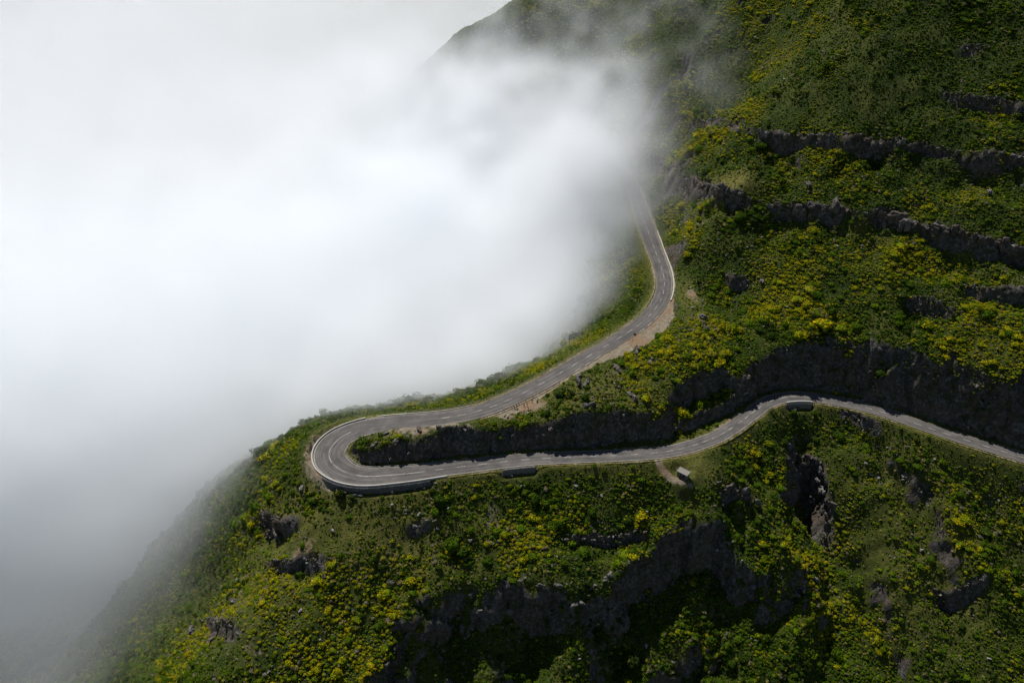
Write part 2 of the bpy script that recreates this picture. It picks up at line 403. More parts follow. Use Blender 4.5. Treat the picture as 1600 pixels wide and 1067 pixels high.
# the road cut and the bank that carries it
WALLS = [(-37, -8, 2.6), (-74, -64, 2.6), (-196, -186, 3.0)]     # (from, to, height) of the walls that carry the outer road edge
wob = 1.0 + 0.45 * fbm(X / 7, Y / 7, 4, 0)
woc = 1.7 * fbm(X / 9 + 3, Y / 9, 3, 2) + 0.9 * fbm(X / 3.1, Y / 3.1, 2, 1)
LAYBY_S, LAYBY_W = [0, 40, 62, 70, 80, 92, 98, 108, 118, 130, 142, 152, 162, 320], [1.0, 1.2, 1.5, 3.2, 3.2, 1.6, 1.8, 3.4, 6.0, 7.5, 7.0, 4.5, 1.2, 1.0]
def carve(Z, i0, i1, lower):
    d, zr, hw, ss, side = near_line(X, Y, i0, i1)
    e = d - hw
    right = side < 0
    if lower:
        strip = np.interp(ss, [-320, -168, -150, -123, -95, -40, -10, 0], [1.6, 1.6, 3.2, 2.8, 1.5, 1.5, 1.2, 1.2])   # ditch
        ec = np.maximum(0, e - strip - 0.4 - np.clip(e / 3 - .4, 0, 1) * woc)
        top = zr - 0.12 + 2.7 * ec * wob
        # terrace half way up the bank
        ter = sstep(-174, -164, ss + 2 * woc) * (1 - sstep(-136, -122, ss + 2 * woc))
        th = np.interp(ss, [-172, -164, -145, -132, -124], [4.5, 5.5, 5.0, 4.2, 3]) * (1 + 0.3 * fbm(X / 5, Y / 5, 3, 3))
        top_t = zr + np.where(ec * 3 < th, ec * 3, np.where(ec < th / 3 + 5.5, th + 0.12 * (ec - th / 3), th + 0.7 + 3.2 * (ec - th / 3 - 5.5)))
        top = top * (1 - ter) + top_t * ter
    else:
        strip = np.interp(ss, LAYBY_S, LAYBY_W)  # lay-by
        top = zr - 0.10 + 1.5 * np.maximum(0, e - strip) * wob
    Zr = np.where(right | (e <= 0), np.minimum(Z, top), Z)
    fs = 1.1 if lower else 1.25
    ef = np.maximum(0, e - 1.1)
    low = zr - 0.14 - fs * ef * (1 + 0.3 * (wob - 1)) - 0.03 * ef * ef
    low = np.where(right & (not lower), zr - 0.14 - 0.9 * np.maximum(0, e - 1.5 * strip) - 0.03 * ef * ef, low)
    Zr = np.maximum(Zr, low)
    wl = np.zeros_like(ss)
    for a, b, hgt in WALLS:
        wl = np.maximum(wl, hgt * sstep(a - 4, a, ss) * (1 - sstep(b, b + 4, ss)))
    wall_top = zr - 0.14 - wl * np.clip((e - 0.7) / 0.5, 0, 1) + 0.3 * np.maximum(e - 1.6, 0)
    Zr = np.where((~right) & (wl > 0.2) & (e > 0.5) & (e < 16), np.minimum(Zr, wall_top), Zr)
    flat_l = (~right) & (e < 1.1)
    Zr = np.where(flat_l, np.minimum(Zr, zr - 0.10), Zr)
    Zr = np.where(e <= 0.35, zr - 0.16, Zr)
    return Zr, e, right, top
pre = Z.copy()
Z, eL, rL, topL = carve(Z, 0, iap + 3, True)
Z, eU, rU, topU = carve(Z, iap - 3, len(CL), False)
eR = dm - hw_
inside = eR <= 0.35
Z = np.where(inside, zr_ - 0.16, Z)
cutm = ((pre - Z) > 1.2) & (eR > 1.0)

# flat pad for the hut
HUT_PX = (1067, 744)
def height(xq, yq): return bilin(Z, GX0, GY0, GS, xq, yq)
hut_p = march(*HUT_PX, height)
dh = np.hypot(X - hut_p[0], Y - hut_p[1])
wgt = (1 - sstep(2.6, 6.0, dh)) * sstep(1.3, 3.0, eR)
Z = Z * (1 - wgt) + hut_p[2] * wgt

# slope, rock mask
gzy, gzx = np.gradient(Z, GS)
SLP = np.hypot(gzx, gzy)
rock = np.maximum(ROCKY * sstep(0.6, 1.1, SLP), sstep(1.5, 2.1, SLP + 0.5 * fbm(X / 6, Y / 6, 3, 1)))
rock = np.maximum(rock, np.where(cutm, sstep(0.8, 1.3, SLP), 0))

# rough the rock faces (sideways too), keep soil smooth
nz = 1 / np.sqrt(1 + SLP ** 2)
nxv, nyv = -gzx * nz, -gzy * nz
rr = rock * sstep(0.6, 2.0, eR)
big_ = sstep(3, 16, eR) * sstep(0.0, 1.0, rock)
dsp = rr * (1.5 * fbm3(X / 5.5, Y / 5.5, Z / 8.0, 3) + 1.0 * np.abs(fbm3(X / 2.2, Y / 2.2, Z / 5.0, 2)) - 1.6 * np.clip(0.16 - np.abs(fbm3(X / 6.5 + 7, Y / 6.5, Z / 30.0, 2)), 0, 1) / 0.16 + 2.4 * big_ * fbm3(X / 13, Y / 13, Z / 11.0, 2))
VX, VY, VZ = X + nxv * dsp, Y + nyv * dsp, Z + nz * dsp * 0.6

# where bare earth and dry grass lie
def blob(u, v, rx, ry):
    """soft patch on the ground round the place seen at (u, v); radii in metres across and along the view"""
    p = march(u, v, height)
    q = ((X - p[0]) / rx) ** 2 + ((Y - p[1]) / ry) ** 2
    return np.exp(-q)
nz8, nz3 = fbm(X / 8, Y / 8, 4, 2), fbm(X / 2.5, Y / 2.5, 3, 3)
upper, lower = (ss_ > 0), (ss_ <= 0)
lw = np.interp(ss_, LAYBY_S, LAYBY_W)
dirt = np.where(upper & (side_ < 0) & (eR < lw) & (ss_ > 60), 1.0 - 0.5 * sstep(0.6, 1, eR / np.maximum(lw, .1)), 0.0)
dirt = np.maximum(dirt, np.where(eR < 0.9, 0.42 + 0.35 * nz8, 0.0))
verge = np.where(side_ > 0, np.exp(-np.maximum(eR - 0.5, 0) / 1.8), 0.6 * np.exp(-np.maximum(eR - 0.5, 0) / 1.2))
hp = np.exp(-((ss_ + 4) / 14) ** 2) * np.where(side_ > 0, np.exp(-np.maximum(eR - 1, 0) / 3.2), 0)
dirt = np.maximum(dirt, 0.75 * hp)
pth = np.array([march(u, v, height) for u, v in [(1028, 719), (1033, 730), (1042, 741), (1054, 749), (1066, 753)]])
pd_, _h = edge_dist(pth, X, Y)
dirt = np.maximum(dirt, 0.95 * np.exp(-(np.abs(pd_) / 1.25) ** 2))
for u, v, rx, ry, a in [(1075, 757, 3.0, 1.6, 0.5), (830, 634, 5, 3, 0.9), (812, 641, 4, 2.2, 0.8), (790, 650, 3, 2, 0.7), (1040, 500, 5, 4, 0.9), (1022, 508, 6, 4, 1), (700, 665, 12, 4, 0.5), (640, 672, 12, 4, 0.55),
                        (1080, 460, 3, 8, 0.5), (400, 1015, 12, 3, 0.3), (470, 860, 5, 6, 0.5), (1390, 830, 3, 7, 0.22), (1300, 830, 3, 9, 0.25), (1440, 800, 2, 9, 0.2), (1480, 860, 2, 10, 0.22), (1370, 900, 3, 10, 0.22), (1220, 850, 2.5, 10, 0.25), (770, 810, 5, 6, 0.35), (930, 1030, 8, 4, 0.4), (770, 1040, 7, 4, 0.4), (1090, 350, 4, 4, 0.3)]:
    dirt = np.maximum(dirt, a * blob(u, v, rx, ry) * (1 + 0.8 * nz3))
dry = 0.10 + 0.5 * nz8
dry = np.maximum(dry, 0.95 * verge)
for u, v, rx, ry, a in [(1075, 728, 11, 8, 0.75), (950, 730, 30, 4, 0.6), (620, 830, 26, 20, 0.75), (480, 800, 18, 14, 0.6), (400, 900, 24, 22, 0.5), (900, 620, 22, 12, 0.6), (960, 610, 20, 12, 0.6), (720, 800, 20, 10, 0.5), (1140, 290, 12, 9, 0.9), (1080, 470, 6, 16, 0.7), (1400, 760, 22, 22, 0.45), (1450, 900, 26, 30, 0.5), (1080, 655, 8, 4, 0.8), (880, 560, 20, 14, 0.3)]:
    dry = np.maximum(dry, a * blob(u, v, rx, ry) + 0.25 * nz8)
dirt, dry = np.clip(dirt, 0, 1), np.clip(dry, 0, 1)

# ------------------------------------------------------------------ materials
def new_mat(name):
    m = bpy.data.materials.new(name)
    m.use_nodes = True
    nt = m.node_tree
    return m, nt, nt.nodes['Principled BSDF']
def nd(nt, typ, **kw):
    n = nt.nodes.new(typ)
    for k, v in kw.items(): setattr(n, k, v)
    return n
def ramp(nt, fac, stops):
    r = nd(nt, 'ShaderNodeValToRGB')
    el = r.color_ramp.elements
    while len(el) < len(stops): el.new(0.5)
    for e, (p, c) in zip(el, stops):
        e.position = p
        e.color = (*c, 1)
    nt.links.new(fac, r.inputs[0])
    return r.outputs[0]
def noise(nt, scale, detail=4, rough=0.55, coord=None, w=None):
    n = nd(nt, 'ShaderNodeTexNoise')
    n.inputs['Scale'].default_value = scale
    n.inputs['Detail'].default_value = detail
    n.inputs['Roughness'].default_value = rough
    if coord is not None: nt.links.new(coord, n.inputs['Vector'])
    return n.outputs['Fac']
def mixc(nt, f, a, b, mode='MIX'):
    m = nd(nt, 'ShaderNodeMix', data_type='RGBA', blend_type=mode)
    for sock, v in ((m.inputs[0], f), (m.inputs[6], a), (m.inputs[7], b)):
        if isinstance(v, (int, float)): sock.default_value = v
        elif isinstance(v, tuple): sock.default_value = (*v, 1)
        else: nt.links.new(v, sock)
    return m.outputs[2]
def mth(nt, op, a, b=0.0, clamp=False):
    m = nd(nt, 'ShaderNodeMath', operation=op)
    m.use_clamp = clamp
    for k, v in enumerate((a, b)):
        if isinstance(v, (int, float)): m.inputs[k].default_value = v
        else: nt.links.new(v, m.inputs[k])
    return m.outputs[0]
def bump(nt, h, bsdf, strength=0.5, dist=0.2):
    b = nd(nt, 'ShaderNodeBump')
    b.inputs['Strength'].default_value = strength
    b.inputs['Distance'].default_value = dist
    nt.links.new(h, b.inputs['Height'])
    nt.links.new(b.outputs[0], bsdf.inputs['Normal'])
def world_pos(nt):
    return nd(nt, 'ShaderNodeNewGeometry').outputs['Position']

def rock_colour(nt, pos):
    big, fine = noise(nt, 0.16, 5, 0.6, pos), noise(nt, 0.9, 6, 0.7, pos)
    c = ramp(nt, fine, [(0.28, (0.020, 0.018, 0.016)), (0.44, (0.056, 0.051, 0.046)), (0.58, (0.12, 0.110, 0.100)), (0.72, (0.26, 0.245, 0.22))])
    c = mixc(nt, ramp(nt, big, [(0.42, (0, 0, 0)), (0.62, (0.6, 0.6, 0.6))]), c, (0.085, 0.057, 0.040))
    return c, fine
def terrain_material():
    m, nt, b = new_mat('hillside')
    pos = world_pos(nt)
    att = nd(nt, 'ShaderNodeAttribute', attribute_name='cover')
    sp = nd(nt, 'ShaderNodeSeparateColor')
    nt.links.new(att.outputs['Color'], sp.inputs[0])
    n1, n2, n3 = noise(nt, 0.11, 5, 0.6, pos), noise(nt, 0.7, 6, 0.7, pos), noise(nt, 2.4, 4, 0.7, pos)
    green = ramp(nt, n2, [(0.3, (0.010, 0.018, 0.003)), (0.55, (0.026, 0.042, 0.005)), (0.75, (0.060, 0.072, 0.012))])
    tan = ramp(nt, n2, [(0.3, (0.060, 0.062, 0.012)), (0.5, (0.120, 0.115, 0.024)), (0.75, (0.22, 0.18, 0.055))])
    c = mixc(nt, mth(nt, 'MULTIPLY', sp.outputs[2], 1.0), green, tan)
    earth = ramp(nt, n2, [(0.3, (0.12, 0.098, 0.064)), (0.5, (0.20, 0.168, 0.118)), (0.75, (0.29, 0.25, 0.19))])
    earth = mixc(nt, ramp(nt, n1, [(0.5, (0, 0, 0)), (0.62, (0.7, 0.7, 0.7))]), earth, (0.21, 0.125, 0.072))
    c = mixc(nt, ramp(nt, mth(nt, 'ADD', sp.outputs[1], mth(nt, 'MULTIPLY', mth(nt, 'SUBTRACT', n2, 0.5), 0.9)), [(0.3, (0, 0, 0)), (0.55, (1, 1, 1))]), c, earth)
    rc, rf = rock_colour(nt, pos)
    moss = ramp(nt, noise(nt, 0.35, 5, 0.65, pos), [(0.5, (0, 0, 0)), (0.6, (0.75, 0.75, 0.75))])
    rc = mixc(nt, moss, rc, (0.030, 0.038, 0.012))
    rf2 = ramp(nt, mth(nt, 'ADD', sp.outputs[0], mth(nt, 'MULTIPLY', mth(nt, 'SUBTRACT', n2, 0.5), 0.8)), [(0.35, (0, 0, 0)), (0.6, (1, 1, 1))])
    c = mixc(nt, rf2, c, rc)
    nt.links.new(c, b.inputs['Base Color'])
    b.inputs['Roughness'].default_value = 0.95
    b.inputs['Specular IOR Level'].default_value = 0.15
    h = mth(nt, 'ADD', mth(nt, 'MULTIPLY', n2, 1.0), mth(nt, 'MULTIPLY', n3, 0.5))
    bump(nt, h, b, 0.9, 0.6)
    return m
def rock_material():
    m, nt, b = new_mat('grey_basalt')
    tc = nd(nt, 'ShaderNodeTexCoord').outputs['Object']
    pos = world_pos(nt)
    c, f = rock_colour(nt, pos)
    at = nd(nt, 'ShaderNodeAttribute', attribute_name='tint', attribute_type='INSTANCER')
    c = mixc(nt, at.outputs['Fac'], c, ramp(nt, noise(nt, 1.4, 5, 0.65, pos), [(0.3, (0.11, 0.105, 0.098)), (0.6, (0.28, 0.27, 0.25))]))
    nt.links.new(c, b.inputs['Base Color'])
    b.inputs['Roughness'].default_value = 0.9
    b.inputs['Specular IOR Level'].default_value = 0.2
    bump(nt, noise(nt, 1.6, 6, 0.75, pos), b, 0.8, 0.5)
    return m
def asphalt_material():
    m, nt, b = new_mat('worn_asphalt')
    uv = nd(nt, 'ShaderNodeUVMap', uv_map='along').outputs[0]
    pos = world_pos(nt)
    sx = nd(nt, 'ShaderNodeSeparateXYZ')
    nt.links.new(uv, sx.inputs[0])
    mp = nd(nt, 'ShaderNodeMapping')
    mp.inputs['Scale'].default_value = (0.7, 0.035, 1)
    nt.links.new(uv, mp.inputs[0])
    streak = noise(nt, 1.0, 4, 0.6, mp.outputs[0])
    big, fine = noise(nt, 0.16, 5, 0.6, pos), noise(nt, 1.7, 5, 0.7, pos)
    c = ramp(nt, mth(nt, 'ADD', mth(nt, 'MULTIPLY', streak, 0.55), mth(nt, 'MULTIPLY', big, 0.45)), [(0.36, (0.054, 0.051, 0.048)), (0.5, (0.094, 0.087, 0.081)), (0.64, (0.145, 0.131, 0.118))])
    c = mixc(nt, mth(nt, 'MULTIPLY', ramp(nt, fine, [(0.45, (0, 0, 0)), (0.75, (1, 1, 1))]), 0.22), c, (0.17, 0.155, 0.135))
    patch = nd(nt, 'ShaderNodeTexVoronoi')
    mp2 = nd(nt, 'ShaderNodeMapping')
    mp2.inputs['Scale'].default_value = (0.24, 0.07, 1)
    nt.links.new(uv, mp2.inputs[0])
    nt.links.new(mp2.outputs[0], patch.inputs['Vector'])
    sc = nd(nt, 'ShaderNodeSeparateColor')
    nt.links.new(patch.outputs['Color'], sc.inputs[0])
    c = mixc(nt, ramp(nt, sc.outputs[0], [(0.86, (0, 0, 0)), (0.88, (0.5, 0.5, 0.5))]), c, (0.050, 0.048, 0.047))
    # the wheels' darker tracks, and cracks sealed with tar
    wt = mth(nt, 'ABSOLUTE', mth(nt, 'SUBTRACT', mth(nt, 'ABSOLUTE', mth(nt, 'SUBTRACT', mth(nt, 'ABSOLUTE', sx.outputs[0]), 1.65)), 0.75))
    wtm = mth(nt, 'MULTIPLY', ramp(nt, wt, [(0.0, (1, 1, 1)), (0.45, (0, 0, 0))]), mth(nt, 'MULTIPLY', streak, 0.75))
    c = mixc(nt, wtm, c, (0.048, 0.046, 0.045))
    vc = nd(nt, 'ShaderNodeTexVoronoi', feature='DISTANCE_TO_EDGE')
    vc.inputs['Scale'].default_value = 0.22
    nt.links.new(pos, vc.inputs['Vector'])
    c = mixc(nt, ramp(nt, vc.outputs['Distance'], [(0.0, (0.4, 0.4, 0.4)), (0.016, (0, 0, 0))]), c, (0.032, 0.031, 0.031))
    # earth washed on to the edges
    ed = mth(nt, 'ABSOLUTE', sx.outputs[0])
    eh = nd(nt, 'ShaderNodeAttribute', attribute_name='edge')
    ee = mth(nt, 'ADD', eh.outputs['Fac'], mth(nt, 'MULTIPLY', mth(nt, 'SUBTRACT', noise(nt, 0.8, 4, 0.6, pos), 0.5), 0.5))
    c = mixc(nt, ramp(nt, ee, [(0.82, (0, 0, 0)), (1.05, (0.75, 0.75, 0.75))]), c, (0.15, 0.125, 0.088))
    nt.links.new(c, b.inputs['Base Color'])
    b.inputs['Roughness'].default_value = 0.85
    b.inputs['Specular IOR Level'].default_value = 0.25
    bump(nt, fine, b, 0.25, 0.03)
    return m
def plain(name, col, var=0.25, scale=1.5, rough=0.8, dirtcol=(0.16, 0.13, 0.09), amount=0.35, metal=0.0):
    m, nt, b = new_mat(name)
    pos = world_pos(nt)
    n1, n2 = noise(nt, scale, 5, 0.65, pos), noise(nt, scale * 0.3, 4, 0.6, pos)
    lo, hi = tuple(x * (1 - var) for x in col), tuple(min(1, x * (1 + var)) for x in col)
    c = ramp(nt, n1, [(0.3, lo), (0.7, hi)])
    c = mixc(nt, mth(nt, 'MULTIPLY', ramp(nt, n2, [(0.45, (0, 0, 0)), (0.7, (1, 1, 1))]), amount), c, dirtcol)
    nt.links.new(c, b.inputs['Base Color'])
    b.inputs['Roughness'].default_value = rough
    b.inputs['Metallic'].default_value = metal
    return m
def shrub_material():
    m, nt, b = new_mat('shrub_leaves')
    at = nd(nt, 'ShaderNodeAttribute', attribute_name='tint', attribute_type='INSTANCER')
    fw = nd(nt, 'ShaderNodeAttribute', attribute_name='flower', attribute_type='INSTANCER')
    lf = nd(nt, 'ShaderNodeAttribute', attribute_name='leaf')
    sp = nd(nt, 'ShaderNodeSeparateColor')
    nt.links.new(lf.outputs['Color'], sp.inputs[0])
    t = mth(nt, 'ADD', at.outputs['Fac'], mth(nt, 'MULTIPLY', mth(nt, 'SUBTRACT', sp.outputs[1], 0.5), 0.16))
    g = ramp(nt, t, [(0.0, (0.026, 0.040, 0.008)), (0.2, (0.050, 0.094, 0.006)), (0.42, (0.108, 0.180, 0.006)), (0.62, (0.22, 0.26, 0.006)), (0.78, (0.24, 0.23, 0.024)), (0.9, (0.19, 0.155, 0.075)), (1.0, (0.24, 0.23, 0.20))])
    isf = mth(nt, 'LESS_THAN', sp.outputs[0], fw.outputs['Fac'])
    yel = ramp(nt, sp.outputs[1], [(0.0, (0.30, 0.25, 0.004)), (0.5, (0.48, 0.38, 0.006)), (1.0, (0.66, 0.50, 0.010))])
    c = mixc(nt, isf, g, yel)
    nt.links.new(c, b.inputs['Base Color'])
    b.inputs['Roughness'].default_value = 0.85
    b.inputs['Specular IOR Level'].default_value = 0.06
    tr = nd(nt, 'ShaderNodeBsdfTranslucent')
    nt.links.new(c, tr.inputs[0])
    mx = nd(nt, 'ShaderNodeMixShader')
    mx.inputs[0].default_value = 0.42
    nt.links.new(b.outputs[0], mx.inputs[1])
    nt.links.new(tr.outputs[0], mx.inputs[2])
    nt.links.new(mx.outputs[0], nt.nodes['Material Output'].inputs['Surface'])
    return m
M_TERRAIN, M_ROCK, M_ASPHALT, M_SHRUB = terrain_material(), rock_material(), asphalt_material(), shrub_material()
M_PAINT = plain('road_paint', (0.31, 0.298, 0.272), 0.3, 2.2, 0.7, (0.12, 0.112, 0.102), 0.9)
M_ROOF = plain('weathered_roof_slab', (0.165, 0.155, 0.14), 0.2, 1.5, 0.85, (0.2, 0.18, 0.15), 0.5)
M_WHITE = plain('whitewashed_concrete', (0.40, 0.385, 0.345), 0.15, 0.9, 0.85, (0.30, 0.27, 0.22), 0.5)
M_CONCRETE = plain('grey_concrete', (0.125, 0.118, 0.107), 0.25, 1.2, 0.85, (0.12, 0.11, 0.09), 0.5)
M_STONE = plain('rubble_stone', (0.11, 0.104, 0.097), 0.75, 1.6, 0.9, (0.05, 0.05, 0.045), 0.5)
M_STEEL = plain('weathered_steel', (0.24, 0.215, 0.165), 0.15, 1.0, 0.6, (0.28, 0.20, 0.10), 0.5, 0.2)
M_WOODPOST = plain('dark_wood', (0.07, 0.055, 0.045), 0.3, 2.0, 0.85)

# ------------------------------------------------------------------ mesh helpers
def mesh_from(name, V, F, mat, smooth_=False):
    me = bpy.data.meshes.new(name)
    V = np.asarray(V, np.float32); F = np.asarray(F, np.int32)
    k = F.shape[1]
    me.vertices.add(len(V)); me.vertices.foreach_set('co', V.ravel())
    me.loops.add(F.size); me.loops.foreach_set('vertex_index', F.ravel())
    me.polygons.add(len(F)); me.polygons.foreach_set('loop_start', np.arange(0, F.size, k, dtype=np.int32))
    if smooth_: me.polygons.foreach_set('use_smooth', np.ones(len(F), bool))
    me.update(calc_edges=True)
    if mat: me.materials.append(mat)
    return me
def link(name, me, parent=None, loc=None, **props):
    o = bpy.data.objects.new(name, me)
    COL.objects.link(o)
    if parent is not None: o.parent = parent
    if loc is not None: o.location = loc
    for k, v in props.items(): o[k] = v
    return o
def bm_obj(name, bm, mat, parent=None, loc=None, **props):
    me = bpy.data.meshes.new(name)
    bm.to_mesh(me); bm.free()
    if mat: me.materials.append(mat)
    return link(name, me, parent, loc, **props)
def bm_box(bm, c, size, rz=0.0, taper=1.0):
    r = bmesh.ops.create_cube(bm, size=1.0)
    for v in r['verts']:
        k = taper if v.co.z > 0 else 1.0
        v.co = Vector((v.co.x * size[0] * k, v.co.y * size[1] * k, v.co.z * size[2]))
    bmesh.ops.transform(bm, matrix=Matrix.Translation(c) @ Matrix.Rotation(rz, 4, 'Z'), verts=r['verts'])
    return r['verts']

# ------------------------------------------------------------------ the hillside and the land around it
ny_, nx_ = X.shape
I = np.arange(ny_ * nx_).reshape(ny_, nx_)
FQ = np.stack([I[:-1, :-1], I[:-1, 1:], I[1:, 1:], I[1:, :-1]], -1).reshape(-1, 4)
me = mesh_from('hillside', np.stack([VX, VY, VZ], -1).reshape(-1, 3), FQ, M_TERRAIN, True)
ca = me.color_attributes.new('cover', 'FLOAT_COLOR', 'POINT')
ca.data.foreach_set('color', np.stack([rock, dirt, dry, np.ones_like(dry)], -1).astype(np.float32).ravel())
terrain = link('hillside', me, kind='structure')

os_ = 20.0
ox, oy = np.arange(-4000, 4001, os_ * 4), np.arange(-3000, 6001, os_ * 4)
ox = np.unique(np.r_[ox, np.arange(GX0 + 4, GX1 - 4, os_), GX0 + 4, GX1 - 4]); oy = np.unique(np.r_[oy, np.arange(GY0 + 4, GY1 - 4, os_), GY0 + 4, GY1 - 4])
OX, OY = np.meshgrid(ox, oy)
cxq, cyq = np.clip(OX, GX0, GX1), np.clip(OY, GY0, GY1)
out_d = np.hypot(OX - cxq, OY - cyq)
far = -210 + 55 * fbm(OX / 600, OY / 600, 4, 1) + np.where(OX > 250, 380 * sstep(250, 1200, OX) * sstep(-400, 600, OY), 0)
wz = sstep(0, 420, out_d)
OZ = (height(cxq, cyq) - 1.2) * (1 - wz) + far * wz
J = np.arange(OX.size).reshape(OX.shape)
q = np.stack([J[:-1, :-1], J[:-1, 1:], J[1:, 1:], J[1:, :-1]], -1)
mxx, myy = (OX[:-1, :-1] + OX[1:, 1:]) / 2, (OY[:-1, :-1] + OY[1:, 1:]) / 2
keep = ~((mxx > GX0 + 5) & (mxx < GX1 - 5) & (myy > GY0 + 5) & (myy < GY1 - 5))
me = mesh_from('ground', np.stack([OX, OY, OZ], -1).reshape(-1, 3), q[keep], M_TERRAIN, True)
ca = me.color_attributes.new('cover', 'FLOAT_COLOR', 'POINT')
ca.data.foreach_set('color', np.tile(np.array([0, 0, 0.3, 1], np.float32), OX.size))
link('ground', me, kind='structure')

# ------------------------------------------------------------------ the road
def offs(i, e, dz=0.0):
    """point beside the centre line; e in metres to the left of travel"""
    return (CL[i, 0] + NRM[i, 0] * e, CL[i, 1] + NRM[i, 1] * e, CL[i, 2] + dz)
def s_index(s): return int(np.clip(np.searchsorted(sl, s), 0, len(sl) - 1))
def build_road():
    cols = np.linspace(-1, 1, 9)
    V, UV, ED = [], [], []
    for i in range(len(CL)):
        for c in cols:
            e = c * HALF[i] + (0.12 * math.sin(i * 0.9) + 0.08 * math.sin(i * 2.3) if abs(c) == 1 else 0)
            V.append(offs(i, e, 0.05 - 0.05 * c * c))
            UV.append((e, sl[i])); ED.append(abs(c))
    n = len(cols)
    F = [(i * n + k, i * n + k + 1, (i + 1) * n + k + 1, (i + 1) * n + k) for i in range(len(CL) - 1) for k in range(n - 1)]
    F = [f[::-1] for f in F]
    me = mesh_from('road', V, F, M_ASPHALT, True)
    uvl = me.uv_layers.new(name='along')
    li = np.zeros(len(me.loops), np.int32); me.loops.foreach_get('vertex_index', li)
    uvl.data.foreach_set('uv', np.asarray(UV, np.float32)[li].ravel())
    a = me.attributes.new('edge', 'FLOAT', 'POINT'); a.data.foreach_set('value', np.asarray(ED, np.float32))
    return link('road', me, kind='structure')
road = build_road()
def line_at(s, e):
    """position at arc position s (metres from the hairpin's apex), e metres left"""
    x = np.interp(s, sl, CL[:, 0]); y = np.interp(s, sl, CL[:, 1]); z = np.interp(s, sl, CL[:, 2])
    nx, ny = np.interp(s, sl, NRM[:, 0]), np.interp(s, sl, NRM[:, 1])
    return x + nx * e, y + ny * e, z
def strip(name, s0, s1, e_fn, w, mat, parent, dz=0.066, step=1.2, **props):
    n = max(2, int(abs(s1 - s0) / step) + 1)
    V = []
    for s in np.linspace(s0, s1, n):
        for k in (-1, 1):
            e = e_fn(s) + k * w / 2
            x, y, z = line_at(s, e)
            hw = np.interp(s, sl, HALF)
            V.append((x, y, z + dz - 0.05 * min(1, abs(e) / hw) ** 2))
    F = [(2 * i + 1, 2 * i, 2 * i + 2, 2 * i + 3) for i in range(n - 1)]
    return link(name, mesh_from(name, V, F, mat), parent, **props)
half_at = lambda s: float(np.interp(s, sl, HALF))
# centre line: solid round the hairpin, dashes along both arms
strip('centre_line', -37, -14, lambda s: 0, 0.22, M_PAINT, road)
strip('centre_line', -11, -4, lambda s: 0, 0.16, M_PAINT, road)
strip('centre_line', -3, 14, lambda s: 0, 0.22, M_PAINT, road)
U_, V_, _d = project(CL)
dash_px = [p for p in LOWER_PX if p[0] > 680] + [p for p in UPPER_PX if p[0] > 690 and p[1] > 300]
dash_s = []
for (u, v) in dash_px:
    k = int(np.argmin((U_ - u) ** 2 + (V_ - v) ** 2))
    dash_s.append(sl[k])
dash_s = sorted(dash_s)
dd = [dash_s[0]]
for s in dash_s[1:]:
    if s - dd[-1] > 3.4: dd.append(s)
full = []
for a, b in zip(dd[:-1], dd[1:]):
    full.append(a)
    if 9.5 < b - a < 30:
        m = int(round((b - a) / 6.8))
        full += [a + (b - a) * k / m for k in range(1, m)]
full.append(dd[-1])
for k, s in enumerate(full):
    ln = 2.9 if s > -85 else 2.5
    strip('lane_dash', s - ln / 2, s + ln / 2, lambda q: 0.0, 0.2, M_PAINT, road)
# painted edge lines, worn away in places
for a, b, sd_ in [(-305, -196, 1), (-186, -40, 1), (-200, -168, -1), (-155, -118, -1), (-112, -80, -1), (-48, -2, -1), (2, 22, -1), (30, 46, 1), (165, 215, -1), (86, 96, -1), (60, 68, -1)]:
    strip('edge_line', a, b, lambda s, q=sd_: q * (half_at(s) - 0.35), 0.11, M_PAINT, road)
strip('edge_line', -8, 26, lambda s: half_at(s) - 0.5, 0.2, M_PAINT, road)
# broken boundary of the lay-by
for s in (101, 106, 111.5, 136, 141, 146):
    strip('edge_dash', s, s + 2.6, lambda q: -(half_at(q) - 0.3), 0.24, M_PAINT, road)

# ------------------------------------------------------------------ kerbs, parapets, guard rails, retaining walls
def sweep(name, s0, s1, e_fn, prof, mat, step=1.2, parent=None, jitter=0.0, zfn=None, **props):
    """a closed profile [(across, up)] swept along the road, with end caps"""
    n = max(2, int(abs(s1 - s0) / step) + 1)
    bm = bmesh.new()
    rings = []
    rnd = random.Random(int(s0 * 10) & 0xffff)
    for s in np.linspace(s0, s1, n):
        ring = []
        for (a, h) in prof:
            x, y, z = line_at(s, e_fn(s) + a)
            j = jitter
            ring.append(bm.verts.new((x + rnd.uniform(-j, j), y + rnd.uniform(-j, j), z + h + rnd.uniform(-j, j) * 0.6)))
        rings.append(ring)
    m = len(prof)
    for r0, r1 in zip(rings[:-1], rings[1:]):
        for k in range(m):
            bm.faces.new((r0[k], r0[(k + 1) % m], r1[(k + 1) % m], r1[k]))
    bm.faces.new(rings[0][::-1]); bm.faces.new(rings[-1])
    bmesh.ops.recalc_face_normals(bm, faces=bm.faces)
    return bm_obj(name, bm, mat, parent, **props)
BOX = lambda w, h, b=-0.5: [(-w / 2, b), (w / 2, b), (w / 2, h), (-w / 2, h)]
sweep('parapet', -44, 20, lambda s: half_at(s) + 0.25, [(-0.25, -0.5), (0.25, -0.5), (0.24, 0.42), (0.16, 0.5), (-0.16, 0.5), (-0.24, 0.42)], M_WHITE, label='low whitewashed parapet round the outside of the hairpin bend', category='parapet')
sweep('kerb', -42, 4, lambda s: -(half_at(s) + 0.18), BOX(0.3, 0.14, -0.3), M_CONCRETE, label='pale concrete kerb along the inside of the hairpin bend', category='kerb')
